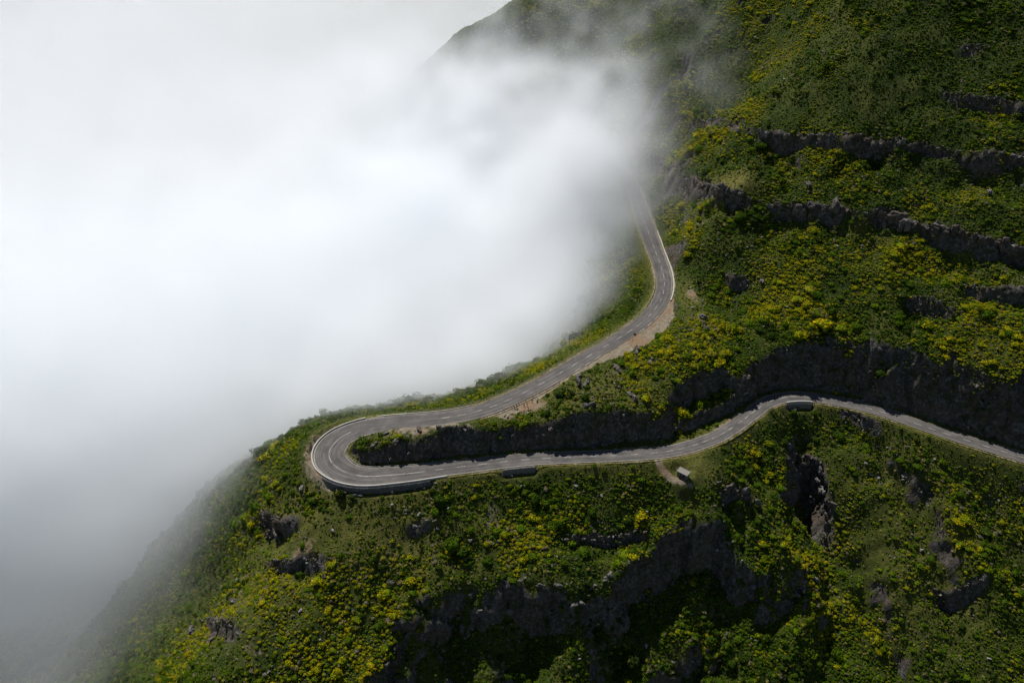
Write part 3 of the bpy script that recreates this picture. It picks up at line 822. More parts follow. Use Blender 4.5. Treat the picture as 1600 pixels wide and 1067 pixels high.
sweep('parapet', -197, -185, lambda s: half_at(s) + 0.3, BOX(0.4, 0.6), M_WHITE, label='short pale parapet over the culvert where the lower road bends', category='parapet')
sweep('parapet', 160, 214, lambda s: -(half_at(s) + 0.55), BOX(0.45, 0.45), M_WHITE, label='low pale wall on the hill side of the upper bend', category='parapet')
sweep('kerb', 24, 58, lambda s: half_at(s) + 0.2, BOX(0.3, 0.22, -0.3), M_WHITE, label='pale kerb on the valley side just above the hairpin', category='kerb')

def rail(name, s0, s1, side, label, mat, gap=4.0, hgt=0.72):
    root = link(name, None, None, line_at((s0 + s1) / 2, side * (half_at((s0 + s1) / 2) + 0.6)), label=label, category='guard rail')
    inv = Matrix.Translation(root.location).inverted()
    b = sweep('rail_beam', s0, s1, lambda s: side * (half_at(s) + 0.6), [(-0.05, hgt - 0.34), (0.05, hgt - 0.30), (0.0, hgt - 0.2), (0.05, hgt - 0.06), (-0.05, hgt - 0.02), (-0.08, hgt - 0.18)], mat, parent=root)
    b.data.transform(inv)
    bm = bmesh.new(); bm_box(bm, (0, 0, 0), (0.13, 0.16, 1.2))
    bmesh.ops.bevel(bm, geom=bm.edges[:], offset=0.02, segments=1, affect='EDGES')
    pm = bpy.data.meshes.new('post'); bm.to_mesh(pm); bm.free(); pm.materials.append(mat)
    n = int(abs(s1 - s0) / gap)
    for k in range(n + 1):
        s = s0 + (s1 - s0) * k / n
        x, y, z = line_at(s, side * (half_at(s) + 0.74))
        o = link('post', pm, root, (x - root.location[0], y - root.location[1], z + 0.12 - root.location[2]))
        o.rotation_euler = (0, 0, math.atan2(np.interp(s, sl, TAN[:, 1]), np.interp(s, sl, TAN[:, 0])))
    return root
rail('guard_rail', 34, 262, 1, 'long weathered guard rail on the valley side of the upper road', M_STEEL)
rail('guard_rail', -184, -45, 1, 'guard rail on the open side of the lower road past the hut', M_STEEL)
rail('guard_rail', -300, -199, 1, 'guard rail on the open side of the lower road under the cut', M_STEEL)
rail('guard_rail', 56, 92, -1, 'dark guard rail beside the standing walkers on the upper road', M_WOODPOST, 3.0)

def stone_wall(s0, s1, hgt, mat, label, rough):
    n = int((s1 - s0) / 0.45); m = max(4, int(hgt / 0.45))
    V, F = [], []
    rnd = random.Random(int(s0))
    for i in range(n + 1):
        s = s0 + (s1 - s0) * i / n
        for j in range(m + 1):
            h = -hgt + hgt * j / m - 0.3 * (1 - j / m)
            e = half_at(s) + 1.2 + 0.2 * (1 - j / m) + (rnd.uniform(-rough, rough) if 0 < j < m else 0)
            x, y, z = line_at(s + rnd.uniform(-rough, rough) * 0.6, e)
            V.append((x, y, z + h + (rnd.uniform(-rough, rough) * 0.5 if 0 < j < m else 0) - 0.08))
    k = len(V)
    for i in range(n + 1):
        s = s0 + (s1 - s0) * i / n
        for h in (-hgt - 0.3, -0.08):
            V.append((*line_at(s, half_at(s) - 0.1)[:2], line_at(s, 0)[2] + h - 0.02))
    for i in range(n):
        for j in range(m):
            a = i * (m + 1) + j
            F.append((a, a + m + 1, a + m + 2, a + 1))
        a = i * (m + 1) + m
        F.append((a, a + m + 1, k + 2 * (i + 1) + 1, k + 2 * i + 1))
    return link('retaining_wall', mesh_from('retaining_wall', V, F, mat), None, label=label, category='wall')
stone_wall(-38, -6, 3.6, M_STONE, 'rubble stone retaining wall under the outer edge of the hairpin', 0.13)
stone_wall(-75, -63.5, 3.2, M_CONCRETE, 'shaded concrete retaining wall under the lower road left of the hut', 0.02)
stone_wall(-197, -185, 3.2, M_CONCRETE, 'shaded culvert wall under the bend of the lower road', 0.03)

# ------------------------------------------------------------------ the hut beside the lower road
def ground_z(x, y): return float(height(np.array(x), np.array(y)))
def build_hut():
    rz = math.atan2(-2.5, 3.0)
    root = link('roadside_hut', None, None, (hut_p[0], hut_p[1], hut_p[2]), label='small flat-roofed concrete hut on the grass below the lower road', category='hut')
    root.rotation_euler = (0, 0, rz)
    L, W, H = 3.7, 2.2, 2.15
    def part(name, boxes, mat, parent=root):
        bm = bmesh.new()
        for c, sz in boxes:
            bm_box(bm, c, sz)
        bmesh.ops.bevel(bm, geom=bm.edges[:], offset=0.02, segments=1, affect='EDGES')
        return bm_obj(name, bm, mat, parent)
    part('floor_slab', [((0, 0, 0.0), (L + 0.3, W + 0.3, 0.3))], M_CONCRETE)
    part('back_wall', [((0, W / 2 - 0.1, H / 2 + 0.1), (L, 0.2, H - 0.1))], M_CONCRETE)
    part('side_wall', [((-L / 2 + 0.1, -0.102, H / 2 + 0.1), (0.2, W - 0.21, H - 0.1))], M_CONCRETE)
    part('side_wall', [((L / 2 - 0.1, -0.102, H / 2 + 0.1), (0.2, W - 0.21, H - 0.1))], M_CONCRETE)
    part('front_wall', [((-L / 4 - 0.25, -W / 2 + 0.1, H / 2 + 0.1), (L / 2 - 0.93, 0.196, H - 0.104))], M_CONCRETE)
    part('front_wall', [((L / 4 + 0.45, -W / 2 + 0.1, H / 2 + 0.1), (L / 2 - 1.32, 0.196, H - 0.104))], M_CONCRETE)
    d = part('door', [((0.0, -W / 2 + 0.16, 1.0), (0.98, 0.06, 1.7))], M_WOODPOST)
    part('handle', [((0.36, -W / 2 + 0.11, 1.0), (0.05, 0.06, 0.16))], M_STEEL, d)
    r = part('roof', [((0, 0, H + 0.19), (L + 0.5, W + 0.5, 0.2))], M_ROOF)
    part('roof_edge', [((0, W / 2 + 0.2, H + 0.32), (L + 0.46, 0.08, 0.08))], M_CONCRETE, r)
    return root
build_hut()

# ------------------------------------------------------------------ the walkers on the verge of the upper road
def skin_person(name, loc, rz, top, legs, arm_pose, stride, label):
    P = {'pelvis': (0, 0, 0.94), 'waist': (0, 0, 1.10), 'chest': (0, 0.01, 1.32), 'neck': (0, 0.0, 1.49), 'head0': (0, 0.015, 1.57), 'head1': (0, 0.02, 1.66), 'head2': (0, 0.01, 1.74)}
    R = {'pelvis': (.16, .12), 'waist': (.145, .105), 'chest': (.175, .12), 'neck': (.06, .06), 'head0': (.07, .085), 'head1': (.085, .10), 'head2': (.06, .07)}
    E = [('pelvis', 'waist'), ('waist', 'chest'), ('chest', 'neck'), ('neck', 'head0'), ('head0', 'head1'), ('head1', 'head2')]
    for sg, nm in ((-1, 'l'), (1, 'r')):
        st = stride * sg
        for k, p, r in (('hip', (0.10 * sg, 0, 0.88), .095), ('knee', (0.11 * sg, 0.5 * st + 0.02, 0.49), .062), ('ankle', (0.11 * sg, st - 0.02, 0.09), .042), ('toe', (0.13 * sg, st + 0.17, 0.04), .04)):
            P[k + nm] = p; R[k + nm] = (r, r)
        a = arm_pose[0 if sg < 0 else 1]
        for k, p, r in (('sho', (0.20 * sg, 0, 1.42), .062), ('elb', (0.27 * sg, a[0], 1.14), .045), ('wri', (0.24 * sg + a[2] * sg, a[1], 0.92 + a[3]), .032)):
            P[k + nm] = p; R[k + nm] = (r, r)
        w = P['wri' + nm]
        for f in range(4):
            P[f'fin{f}{nm}'] = (w[0] + (f - 1.5) * 0.018, w[1] + 0.03, w[2] - 0.15 - 0.012 * (f % 3)); R[f'fin{f}{nm}'] = (.009, .009)
            E.append(('wri' + nm, f'fin{f}{nm}'))
        P['thu' + nm] = (w[0] - 0.05 * sg, w[1] + 0.05, w[2] - 0.08); R['thu' + nm] = (.01, .01)
        E += [('pelvis', 'hip' + nm), ('hip' + nm, 'knee' + nm), ('knee' + nm, 'ankle' + nm), ('ankle' + nm, 'toe' + nm), ('chest', 'sho' + nm), ('sho' + nm, 'elb' + nm), ('elb' + nm, 'wri' + nm), ('wri' + nm, 'thu' + nm)]
    keys = list(P)
    me = bpy.data.meshes.new(name)
    me.from_pydata([P[k] for k in keys], [(keys.index(a), keys.index(b)) for a, b in E], [])
    o = link(name, me, None, loc, label=label, category='person')
    o.rotation_euler = (0, 0, rz)
    md = o.modifiers.new('skin', 'SKIN')
    sv = me.skin_vertices[0].data
    for k, v in zip(keys, sv):
        v.radius = R[k]; v.use_root = (k == 'pelvis')
    o.modifiers.new('sub', 'SUBSURF').levels = 1
    m, nt, b = new_mat('clothing')
    tc = nd(nt, 'ShaderNodeTexCoord').outputs['Object']
    s3 = nd(nt, 'ShaderNodeSeparateXYZ'); nt.links.new(tc, s3.inputs[0])
    hz = mth(nt, 'DIVIDE', s3.outputs[2], 1.85)
    r = nd(nt, 'ShaderNodeValToRGB'); r.color_ramp.interpolation = 'CONSTANT'
    el = r.color_ramp.elements
    while len(el) < 5: el.new(0.5)
    for e, (p, c) in zip(el, [(0, (0.03, 0.025, 0.022)), (0.06, legs), (0.525, top), (0.80, (0.42, 0.27, 0.19)), (0.90, (0.03, 0.02, 0.015))]): e.position = p; e.color = (*c, 1)
    nt.links.new(hz, r.inputs[0]); nt.links.new(r.outputs[0], b.inputs['Base Color'])
    b.inputs['Roughness'].default_value = 0.9
    me.materials.append(m)
    return o
for (u, v, rz, top, legs, arm, st, lab) in [
        (803.5, 637, 0.6, (0.62, 0.6, 0.56), (0.08, 0.08, 0.09), ((0.04, 0.12, 0, 0), (0.02, 0.1, 0, 0)), 0.05, 'person in a white top standing by the guard rail'),
        (807.5, 637.5, -0.5, (0.02, 0.022, 0.03), (0.02, 0.02, 0.025), ((0, 0.14, -0.06, 0.1), (0.03, 0.1, 0, 0)), 0.1, 'person in dark clothes close beside the one in white'),
        (819, 635.5, 1.9, (0.03, 0.03, 0.028), (0.035, 0.035, 0.05), ((0.02, 0.1, 0, 0), (0.02, 0.1, 0, 0)), 0.12, 'dark-clothed person in the middle of the verge, the one nearer the hairpin'),
        (823.5, 635, -1.4, (0.05, 0.035, 0.03), (0.02, 0.02, 0.02), ((0.05, 0.2, 0, 0.15), (0.02, 0.1, 0, 0)), 0.08, 'dark-clothed person in the middle of the verge, the one farther uphill'),
        (831.5, 629, 0.2, (0.025, 0.03, 0.035), (0.03, 0.028, 0.026), ((-0.03, 0.08, 0, 0), (0.05, 0.16, 0, 0)), 0.2, 'dark-clothed person standing alone farthest up the verge')]:
    p = march(u, v, height)
    skin_person('person', (p[0], p[1], ground_z(p[0], p[1])), rz, top, legs, arm, st, lab)

PLACES = [('on the valley side just above the hairpin', 690, 642), ('on the valley side opposite the walkers', 800, 603), ('on the valley side opposite the lay-by', 960, 490), ('on the valley side of the upper bend', 1005, 400), ('on the hillside where the road enters the cloud', 1030, 270), ('on the misty slope at the head of the bay', 950, 120), ('on the terrace above the lower road', 1110, 640),
          ('beside the upper bend', 1090, 430), ('between the two rock bands at the right', 1480, 290), ('between the two rock bands at the left', 1200, 250), ('above the upper rock band', 1250, 120), ('high in the upper right corner', 1500, 80), ('just below the lower rock band', 1350, 400), ('above the right end of the cut', 1520, 540),
          ('above the middle of the cut', 1280, 520), ('on the spur near the lay-by', 1020, 580), ('on the spur above the shaded wall', 900, 640), ('on the hump inside the hairpin', 640, 680), ('on the valley side of the upper road', 880, 540), ('right under the hairpin wall', 600, 800), ('on the misty nose left of the hairpin', 420, 790), ('on the lower left spur', 330, 960),
          ('left of the big dark crag', 540, 960), ('just above the big dark crag', 800, 870), ('on the slope left of the hut', 850, 780), ('on the slope below the hut', 1050, 800), ('beside the shaded gully', 1240, 780), ('under the right-hand stretch of road', 1400, 720), ('in the middle of the lower right slope', 1400, 860), ('at the lower right corner', 1500, 1000), ('at the right edge under the road', 1560, 820), ('at the foot of the big dark crag', 950, 1020), ('right of the big dark crag', 1280, 990)]
def where_is(u, v): return min(PLACES, key=lambda p: (p[1] - u) ** 2 + (p[2] - v) ** 2)[0]
# ------------------------------------------------------------------ rocks
def hull_rock(seed, stretch=(1, 1, 1), parts=1, cuts=1, rough=0.1):
    """a weathered angular block (or a few jointed together), about 1 m in radius"""
    rnd = np.random.default_rng(seed)
    bm = bmesh.new()
    for k in range(parts):
        b2 = bmesh.new()
        off = np.zeros(3) if parts == 1 else np.array([rnd.uniform(-0.75, 0.75), rnd.uniform(-0.3, 0.3), rnd.uniform(-0.25, 0.25)])
        sc = 1.0 if parts == 1 else rnd.uniform(0.45, 0.75)
        for _ in range(16):
            d = rnd.normal(size=3); d /= np.linalg.norm(d)
            d = np.sign(d) * np.abs(d) ** 0.7
            b2.verts.new(tuple((d * rnd.uniform(0.8, 1.0) * np.array(stretch) * sc + off * np.array(stretch))))
        r = bmesh.ops.convex_hull(b2, input=b2.verts)
        bmesh.ops.delete(b2, geom=[v for v in b2.verts if not v.link_faces], context='VERTS')
        if cuts: bmesh.ops.subdivide_edges(b2, edges=b2.edges[:], cuts=cuts, use_grid_fill=True)
        t = bpy.data.meshes.new('tmp'); b2.to_mesh(t); b2.free()
        bm.from_mesh(t); bpy.data.meshes.remove(t)
    co = np.array([v.co[:] for v in bm.verts])
    s = seed * 3.1
    dx = [fbm3(co[:, 0] * 1.7 + s + q, co[:, 1] * 1.7 + q, co[:, 2] * 1.7 - q, 3) for q in (0, 9, 21)]
    for v, a, b, c in zip(bm.verts, *dx): v.co += Vector((a, b, c)) * rough
    me = bpy.data.meshes.new('rock'); bm.to_mesh(me); bm.free()
    me.materials.append(M_ROCK)
    return me
BOULDERS = [hull_rock(100 + k, (1, 0.8, 0.7), 1, 1, 0.14) for k in range(6)]
CRAGS = [hull_rock(200 + k, (1, 0.75, 1.0), 4, 2, 0.22) for k in range(7)]

def place_rock(name, meshes, x, y, z, sc, tint, label, group, rz=None, tilt=0.15):
    o = link(name, random.choice(meshes), None, (x, y, z), label=label, category='rock', group=group)
    o.rotation_euler = (random.uniform(-tilt, tilt), random.uniform(-tilt, tilt), random.uniform(0, 6.28) if rz is None else rz)
    o.scale = sc
    o['tint'] = float(tint)
    return o
# blocks standing out along the rock bands
def along(PL, gap):
    P = PL[:, :3]
    s = np.r_[0, np.cumsum(np.hypot(*np.diff(P[:, :2], axis=0).T))]
    t = np.arange(gap / 2, s[-1], gap)
    return [np.array([np.interp(q, s, P[:, k]) for k in range(3)]) for q in t], [math.atan2(np.interp(q + 1, s, P[:, 1]) - np.interp(q - 1, s, P[:, 1]), np.interp(q + 1, s, P[:, 0]) - np.interp(q - 1, s, P[:, 0])) for q in t]
ROCK_SPOTS = []
band_words = {0: ('grey rock block in the lower rock band across the hill', 'blocks of the lower rock band', 4.2, 1.0), 1: ('dark rock block in the upper rock band across the hill', 'blocks of the upper rock band', 4.6, 1.0)}
for bi, (PL, run, kind) in enumerate(EDGES):
    lab, grp, gap, k_ = band_words.get(bi, (None, None, 5.0, 0.8))
    if lab is None:
        u0, v0, _ = project(np.array([PL[len(PL) // 2, 0], PL[len(PL) // 2, 1], ground_z(PL[len(PL) // 2, 0], PL[len(PL) // 2, 1])]))
        if bi == 7: lab, grp, gap = 'pale rock on the lip of the big dark crag below the road', 'rocks on the lip of the big crag', 5.5
        else:
            where = {2: 'in the short dark ledge right of the hill centre', 3: 'in the short ledge near the right frame edge', 4: 'in the small hollow above the upper bend', 5: 'in the faint ledge below the dark heath', 6: 'in the dark heath high on the hill', 8: 'in the small crag below the hut', 9: 'in the shaded gully right of the hut',
                     10: 'in the small dark hollow at the lower right', 11: 'on the nose left below the hairpin', 12: 'on the lowest rocky spur at the left', 13: 'in the low outcrop below the hairpin nose', 14: 'in the low outcrop under the hairpin wall', 15: 'in the low outcrop above the big crag', 16: 'in the outcrop just under the right-hand road'}[bi]
            lab, grp, gap = 'dark weathered rock ' + where, 'rocks ' + where, 3.2
    pts, angs = along(PL, gap)
    for (x, y, h), an in zip(pts, angs):
        if h < 1.0: continue
        u, v, dpt = project(np.array([x, y, ground_z(x, y)]))
        if not (-120 < u < 1720 and -80 < v < 1150): continue
        nx, ny = math.sin(an), -math.cos(an)                  # towards the low side
        j = random.uniform(0.0, 0.9) * run * 0.8
        hh = (min(h, 7) * 0.55 * random.choice((0.35, 0.5, 0.65, 0.85, 1.2)) if bi == 0 else min(h, 7) * (0.4 if bi == 1 else 0.42) * random.uniform(0.55, 1.15))
        px_, py_ = x + nx * j + random.uniform(-1, 1), y + ny * j + random.uniform(-1, 1)
        wdt = max(0.9, hh * random.uniform(0.55, 0.95))
        if bi == 7: hh = random.uniform(0.9, 2.0); wdt = random.uniform(1.0, 2.4)
        zc = (ground_z(x - nx * 1.5, y - ny * 1.5) - 0.55 * hh) if bi != 7 else ground_z(px_, py_) - 0.2 * hh
        ROCK_SPOTS.append((px_, py_, wdt))
        l2, g2 = lab, grp
        if bi in (0, 1, 7):
            cut = [1080, 1180, 1280, 1370, 1460, 1540] if bi < 2 else [680, 780, 880, 980, 1080, 1180]
            seg = ['at its left end', 'second stretch from its left end', 'third stretch from its left end', 'around its middle', 'third stretch from its right end', 'second stretch from its right end', 'at its right end'][int(np.searchsorted(cut, u))]
            big = 'tall ' if hh > 2.6 else 'low ' if hh < 1.5 else ''
            l2, g2 = big + {0: 'grey rock in the lower rock band, ', 1: 'dark rock in the upper rock band, ', 7: 'rock on the lip of the big crag, '}[bi] + seg, grp + ', ' + seg
        place_rock('rock_outcrop', CRAGS, px_, py_, zc, (wdt, wdt * random.uniform(0.6, 0.9), hh), random.choice((0, 0.08, 0.2, 0.35)), l2, g2, an + random.uniform(-0.4, 0.4))
# rocks jutting from the cut above the lower road
cj, ci = np.where(cutm & (rock > 0.5) & (ss_ < -25) & (eR < 16) & (SLP > 1.2))
for k in RNG.choice(len(cj), 90, replace=False):
    x, y = VX[cj[k], ci[k]], VY[cj[k], ci[k]]
    u, v, _ = project(np.array([x, y, VZ[cj[k], ci[k]]]))
    if not (540 < u < 1620): continue
    r = random.uniform(0.6, 1.7)
    seg = 'behind the hairpin' if u < 700 else 'along the middle of the spur' if u < 900 else 'left of the terrace' if u < 1050 else 'beside the terrace' if u < 1180 else 'at the bend of the road' if u < 1300 else 'right of the bend' if u < 1440 else 'at the right end of the cut'
    place_rock('rock_outcrop', CRAGS, x, y, VZ[cj[k], ci[k]], (r, r * 0.8, r * random.uniform(0.6, 1.1)), random.choice((0, 0.05, 0.15, 0.3)), ('big ' if r > 1.2 else 'small ') + 'shaded rock jutting from the road cut, ' + seg, 'rocks in the road cut ' + seg, None, 0.5)
# outcrops and single boulders that stand out
for u, v, r, t, lab in [(1262, 291, 3.0, 0.1, 'dark rounded outcrop above the lower rock band'), (1545, 300, 2.6, 0.4, 'pale outcrop between the two rock bands near the right edge'), (1098, 498, 3.2, 0.35, 'jagged outcrop on the hill beside the lay-by'), (1104, 512, 2.4, 0.1, 'low dark outcrop just under the jagged one by the lay-by'),
                        (902, 592, 4.0, 0.15, 'broad rock heap at the near edge of the upper road'), (915, 600, 2.8, 0.3, 'smaller rock heap beside the broad one by the upper road'), (995, 549, 3.0, 0.2, 'rock outcrop at the tip of the lay-by'), (965, 578, 3.0, 0.1, 'dark outcrop on the spur below the lay-by'), (1017, 564, 2.0, 0.4, 'pale outcrop on the spur between the roads'),
                        (918, 635, 3.0, 0.1, 'dark outcrop above the shaded wall of the lower road'), (990, 620, 3.0, 0.3, 'pale rock scatter above the shaded wall, middle of the spur'), (620, 690, 2.2, 0.35, 'pale rock above the wall inside the hairpin'), (655, 672, 2.2, 0.2, 'rock on the hump inside the hairpin'), (585, 695, 1.8, 0.2, 'rock at the tip of the hump inside the hairpin'),
                        (690, 668, 2.0, 0.3, 'rock heap on the hump inside the hairpin, nearest the walkers'), (725, 672, 1.7, 0.25, 'low rock above the shaded wall between hairpin and walkers'), (603, 678, 1.6, 0.3, 'low rock on the hairpin end of the hump'), (1165, 614, 1.4, 0.8, 'pale stone on the end of the grassy terrace'), (470, 765, 2.2, 0.6, 'pale boulder on the slope left below the hairpin'), (1405, 350, 4.5, 0.1, 'tall rock buttress in the lower rock band'), (1305, 326, 4.2, 0.1, 'pointed rock tower in the lower rock band'), (1252, 332, 3.6, 0.15, 'rounded rock tower in the lower rock band'), (1130, 300, 4.0, 0.1, 'wide rock bluff at the left of the lower rock band'), (1030, 258, 2.8, 0.1, 'dark rock knob at the left end of the lower rock band'),
                        (1135, 432, 2.0, 0.1, 'dark rock in the hollow above the upper bend'), (1190, 440, 2.2, 0.6, 'pale rock right of the hollow above the upper bend'), (330, 1000, 3.0, 0.1, 'dark crag on the lower left spur'), (300, 985, 2.6, 0.15, 'smaller dark crag on the lower left spur'), (430, 830, 3.4, 0.2, 'rocky knob on the nose left below the hairpin'), (560, 775, 2.4, 0.3, 'rock right under the hairpin wall'), (365, 940, 2.2, 0.2, 'dark rock at the edge of the left spur')]:
    p = march(u, v, height)
    ROCK_SPOTS.append((p[0], p[1], r))
    r *= 0.8
    tall = 1.5 if 'tower' in lab or 'buttress' in lab or 'bluff' in lab else 0.75
    place_rock('rock_outcrop', CRAGS, p[0], p[1], ground_z(p[0], p[1]) + 0.15 * r, (r, r * 0.8, r * tall), t, lab, 'single outcrops on the hillside')
pale = [(1082, 482), (1117, 516), (1097, 472), (1110, 557), (1308, 385), (1290, 403), (1130, 396), (1135, 400), (1070, 372), (1122, 376), (1190, 372), (1168, 387), (1290, 404), (1346, 385), (1518, 290), (1446, 727), (1460, 718), (1410, 750), (1400, 710), (1386, 700), (1440, 770), (1560, 783), (1410, 745),
        (1372, 748), (1352, 725), (1545, 775), (1390, 870), (1440, 860), (1330, 780), (1470, 930), (1500, 1030), (1545, 1030), (1300, 925), (1260, 805), (1010, 800), (940, 775), (985, 765), (900, 760), (815, 760), (680, 755), (612, 790), (655, 805), (700, 795), (735, 845), (770, 850), (805, 830), (870, 870), (1060, 880),
        (1120, 860), (1180, 1000), (1010, 1010), (905, 1030), (960, 950), (800, 950), (735, 930), (470, 955), (500, 1000), (530, 1040), (420, 1050), (370, 906), (345, 918), (480, 880), (520, 830), (1205, 130), (1225, 125), (1308, 88), (1322, 87), (1380, 58), (1285, 82), (1180, 60), (960, 600), (870, 620), (810, 645), (825, 646), (793, 652), (935, 560), (1050, 545), (1080, 540), (1170, 545), (1230, 548), (1420, 575), (1195, 500), (1230, 480)]
for k, (u, v) in enumerate(pale):
    p = march(u, v, height)
    if abs(float(bilin(eR, GX0, GY0, GS, np.array(p[0]), np.array(p[1])))) < 1.0: continue
    r = random.uniform(0.45, 1.0)
    ROCK_SPOTS.append((p[0], p[1], r))
    zone = where_is(u, v)
    place_rock('boulder', BOULDERS, p[0], p[1], ground_z(p[0], p[1]) + 0.45 * r, (r, r * random.uniform(.7, 1), r * random.uniform(.6, .9)), random.uniform(0.5, 1.0), ('larger pale boulder ' if r > 0.75 else 'small pale boulder ') + zone, 'pale boulders ' + zone, None, 0.5)

# ------------------------------------------------------------------ bushes
def bush_mesh(seed, leaves=120, flat=0.7, spiky=0.0):
    rnd = np.random.default_rng(seed)
    lob = [(rnd.uniform(-.42, .42), rnd.uniform(-.42, .42), rnd.uniform(0.25, 0.5), rnd.uniform(0.42, 0.62)) for _ in range(5)] + [(0, 0, 0.35, 0.62)]
    V, F, C = [], [], []
    # inner mass of twigs
    ico = bmesh.new(); bmesh.ops.create_icosphere(ico, subdivisions=2, radius=1.0)
    co = np.array([v.co[:] for v in ico.verts]); fs = [[v.index for v in f.verts] for f in ico.faces]; ico.free()
    d = co / np.linalg.norm(co, axis=1)[:, None]
    rad = 0.62 + 0.22 * fbm3(d[:, 0] * 2 + seed, d[:, 1] * 2, d[:, 2] * 2, 3)
    for p, r in zip(d, rad): V.append((p[0] * r, p[1] * r, max(-0.1, (p[2] * r * 0.75 + 0.3) * flat / 0.75))); C.append((2.0, 0.1, 0, 1))
    F += [tuple(f) for f in fs]
    for _ in range(leaves):
        l = lob[rnd.integers(len(lob))]
        n = rnd.normal(size=3); n[2] = abs(n[2]) * 0.9 + 0.05; n /= np.linalg.norm(n)
        c = np.array(l[:3]) + n * l[3] * rnd.uniform(0.8, 1.12)
        c[2] *= flat / 0.75
        nn = n + rnd.normal(size=3) * 0.55; nn /= np.linalg.norm(nn)
        a = np.cross(nn, rnd.normal(size=3)); a /= np.linalg.norm(a); b = np.cross(nn, a)
        s1, s2 = rnd.uniform(0.09, 0.17), rnd.uniform(0.07, 0.13)
        k = len(V)
        w = rnd.uniform(-0.05, 0.05)
        for q in (-a * s1, b * s2 + nn * w, a * s1, -b * s2 + nn * w): V.append(tuple(c + q))
        fl, sh = rnd.random() * (1.25 - 0.5 * n[2]), rnd.random()
        C += [(fl, sh, 0, 1)] * 4
        F += [(k, k + 1, k + 2), (k, k + 2, k + 3)]
    return np.array(V, np.float32), np.array(F, np.int32), np.array(C, np.float32)
BUSH = [bush_mesh(k, 120, [0.75, 0.6, 0.85, 0.55][k]) for k in range(4)]

# jittered candidates over the ground that the view takes in
sp = 0.82
bx, by = np.meshgrid(np.arange(GX0 + 6, GX1 - 6, sp), np.arange(GY0 + 6, GY1 - 6, sp))
bx = (bx + RNG.uniform(-.5, .5, bx.shape) * sp).ravel(); by = (by + RNG.uniform(-.5, .5, by.shape) * sp).ravel()
samp = lambda A: bilin(A, GX0, GY0, GS, bx, by)
bz = samp(Z)
U, Vv, Dp = project(np.stack([bx, by, bz], -1))
m = (U > -260) & (U < 1860) & (Vv > -160) & (Vv < 1230) & (Dp > 20)
bx, by, bz, U, Vv, Dp = (q[m] for q in (bx, by, bz, U, Vv, Dp))
rk, di, dr, er, slp = samp(rock), samp(dirt), samp(dry), samp(eR), samp(SLP)
patch = fbm(bx / 26, by / 26, 4, 0); patch2 = fbm(bx / 11, by / 11, 4, 2); fine = fbm(bx / 4.5, by / 4.5, 3, 1)
def zone(u, v, rx, ry):  # soft patch of the hill round the place seen at (u, v), sizes in pixels of the photograph
    return np.exp(-((U - u) / rx) ** 2 - ((Vv - v) / ry) ** 2)
yel = 0.16 + 1.15 * patch + 0.9 * patch2
for u, v, rx, ry, a in [(1120, 240, 90, 50, 0.75), (1050, 330, 55, 70, 0.75), (1180, 80, 130, 80, 0.4), (1540, 200, 90, 40, 0.5), (1530, 300, 120, 50, 0.45), (1400, 400, 170, 40, 0.45), (1540, 550, 100, 55, 0.7), (1330, 540, 120, 40, 0.25), (1300, 440, 200, 60, 0.12), (1060, 560, 60, 50, 0.3), (1200, 590, 60, 20, 0.3), (400, 850, 60, 60, 0.45), (330, 930, 80, 40, 0.4), (560, 1000, 110, 60, 0.5), (500, 960, 100, 60, 0.3),
                        (720, 900, 120, 50, 0.35), (880, 850, 180, 60, 0.3), (950, 790, 160, 40, 0.12), (1560, 800, 80, 120, 0.3), (1450, 760, 120, 80, 0.05), (660, 390, 200, 200, 0), (1150, 470, 160, 60, 0.0),
                        (1400, 90, 190, 85, -0.55), (1180, 270, 70, 40, 0.1), (1150, 285, 50, 22, -0.5), (1370, 350, 70, 25, -0.4), (700, 800, 160, 40, -0.25), (980, 770, 120, 30, -0.15), (1380, 880, 90, 80, -0.15), (650, 675, 110, 28, -0.6), (830, 670, 120, 30, -0.2), (1100, 690, 60, 25, -0.2)]:
    yel = yel + a * zone(u, v, rx, ry)
heath = np.clip(zone(1400, 90, 190, 85) + 0.8 * zone(1330, 170, 160, 40) + 0.6 * zone(1390, 300, 110, 50) + 0.5 * zone(1370, 350, 70, 25), 0, 1)
bare = np.clip(0.9 * zone(1150, 285, 46, 20) + zone(1085, 725, 38, 16) + 0.6 * zone(620, 835, 110, 60) + 0.5 * zone(1420, 850, 110, 130) + 0.5 * zone(940, 610, 80, 40) + 0.5 * zone(480, 840, 70, 60) + 0.55 * zone(650, 672, 100, 18) + 0.6 * zone(380, 980, 90, 60) + 0.5 * zone(1080, 470, 22, 60), 0, 1)
cover = 1.0 + 0.4 * fine - 0.62 * bare + 0.25 * patch2
cover = cover - 0.50 * np.clip(rk * 1.2, 0, 1) + 0.9 * rk * np.clip(fbm(bx / 7, by / 7, 3, 3) * 2, 0, 1) - 1.1 * np.clip(di * 1.4, 0, 1)
cover = np.where(er < 1.0, 0, np.where(er < 5.0, cover * (0.25 + 0.16 * (er - 1)), cover))
lay = samp(np.where(upper & (side_ < 0), lw, 0.0))
cover = np.where((er < lay + 0.3) & (lay > 1.7), 0, cover)
cover = cover * sstep(4.0, 8.5, np.hypot(bx - hut_p[0] - 2, by - hut_p[1] - 1) + 2 * fine)
for x, y, r in ROCK_SPOTS:
    near = np.hypot(bx - x, by - y) < 0.8 * r
    cover[near] *= 0.25
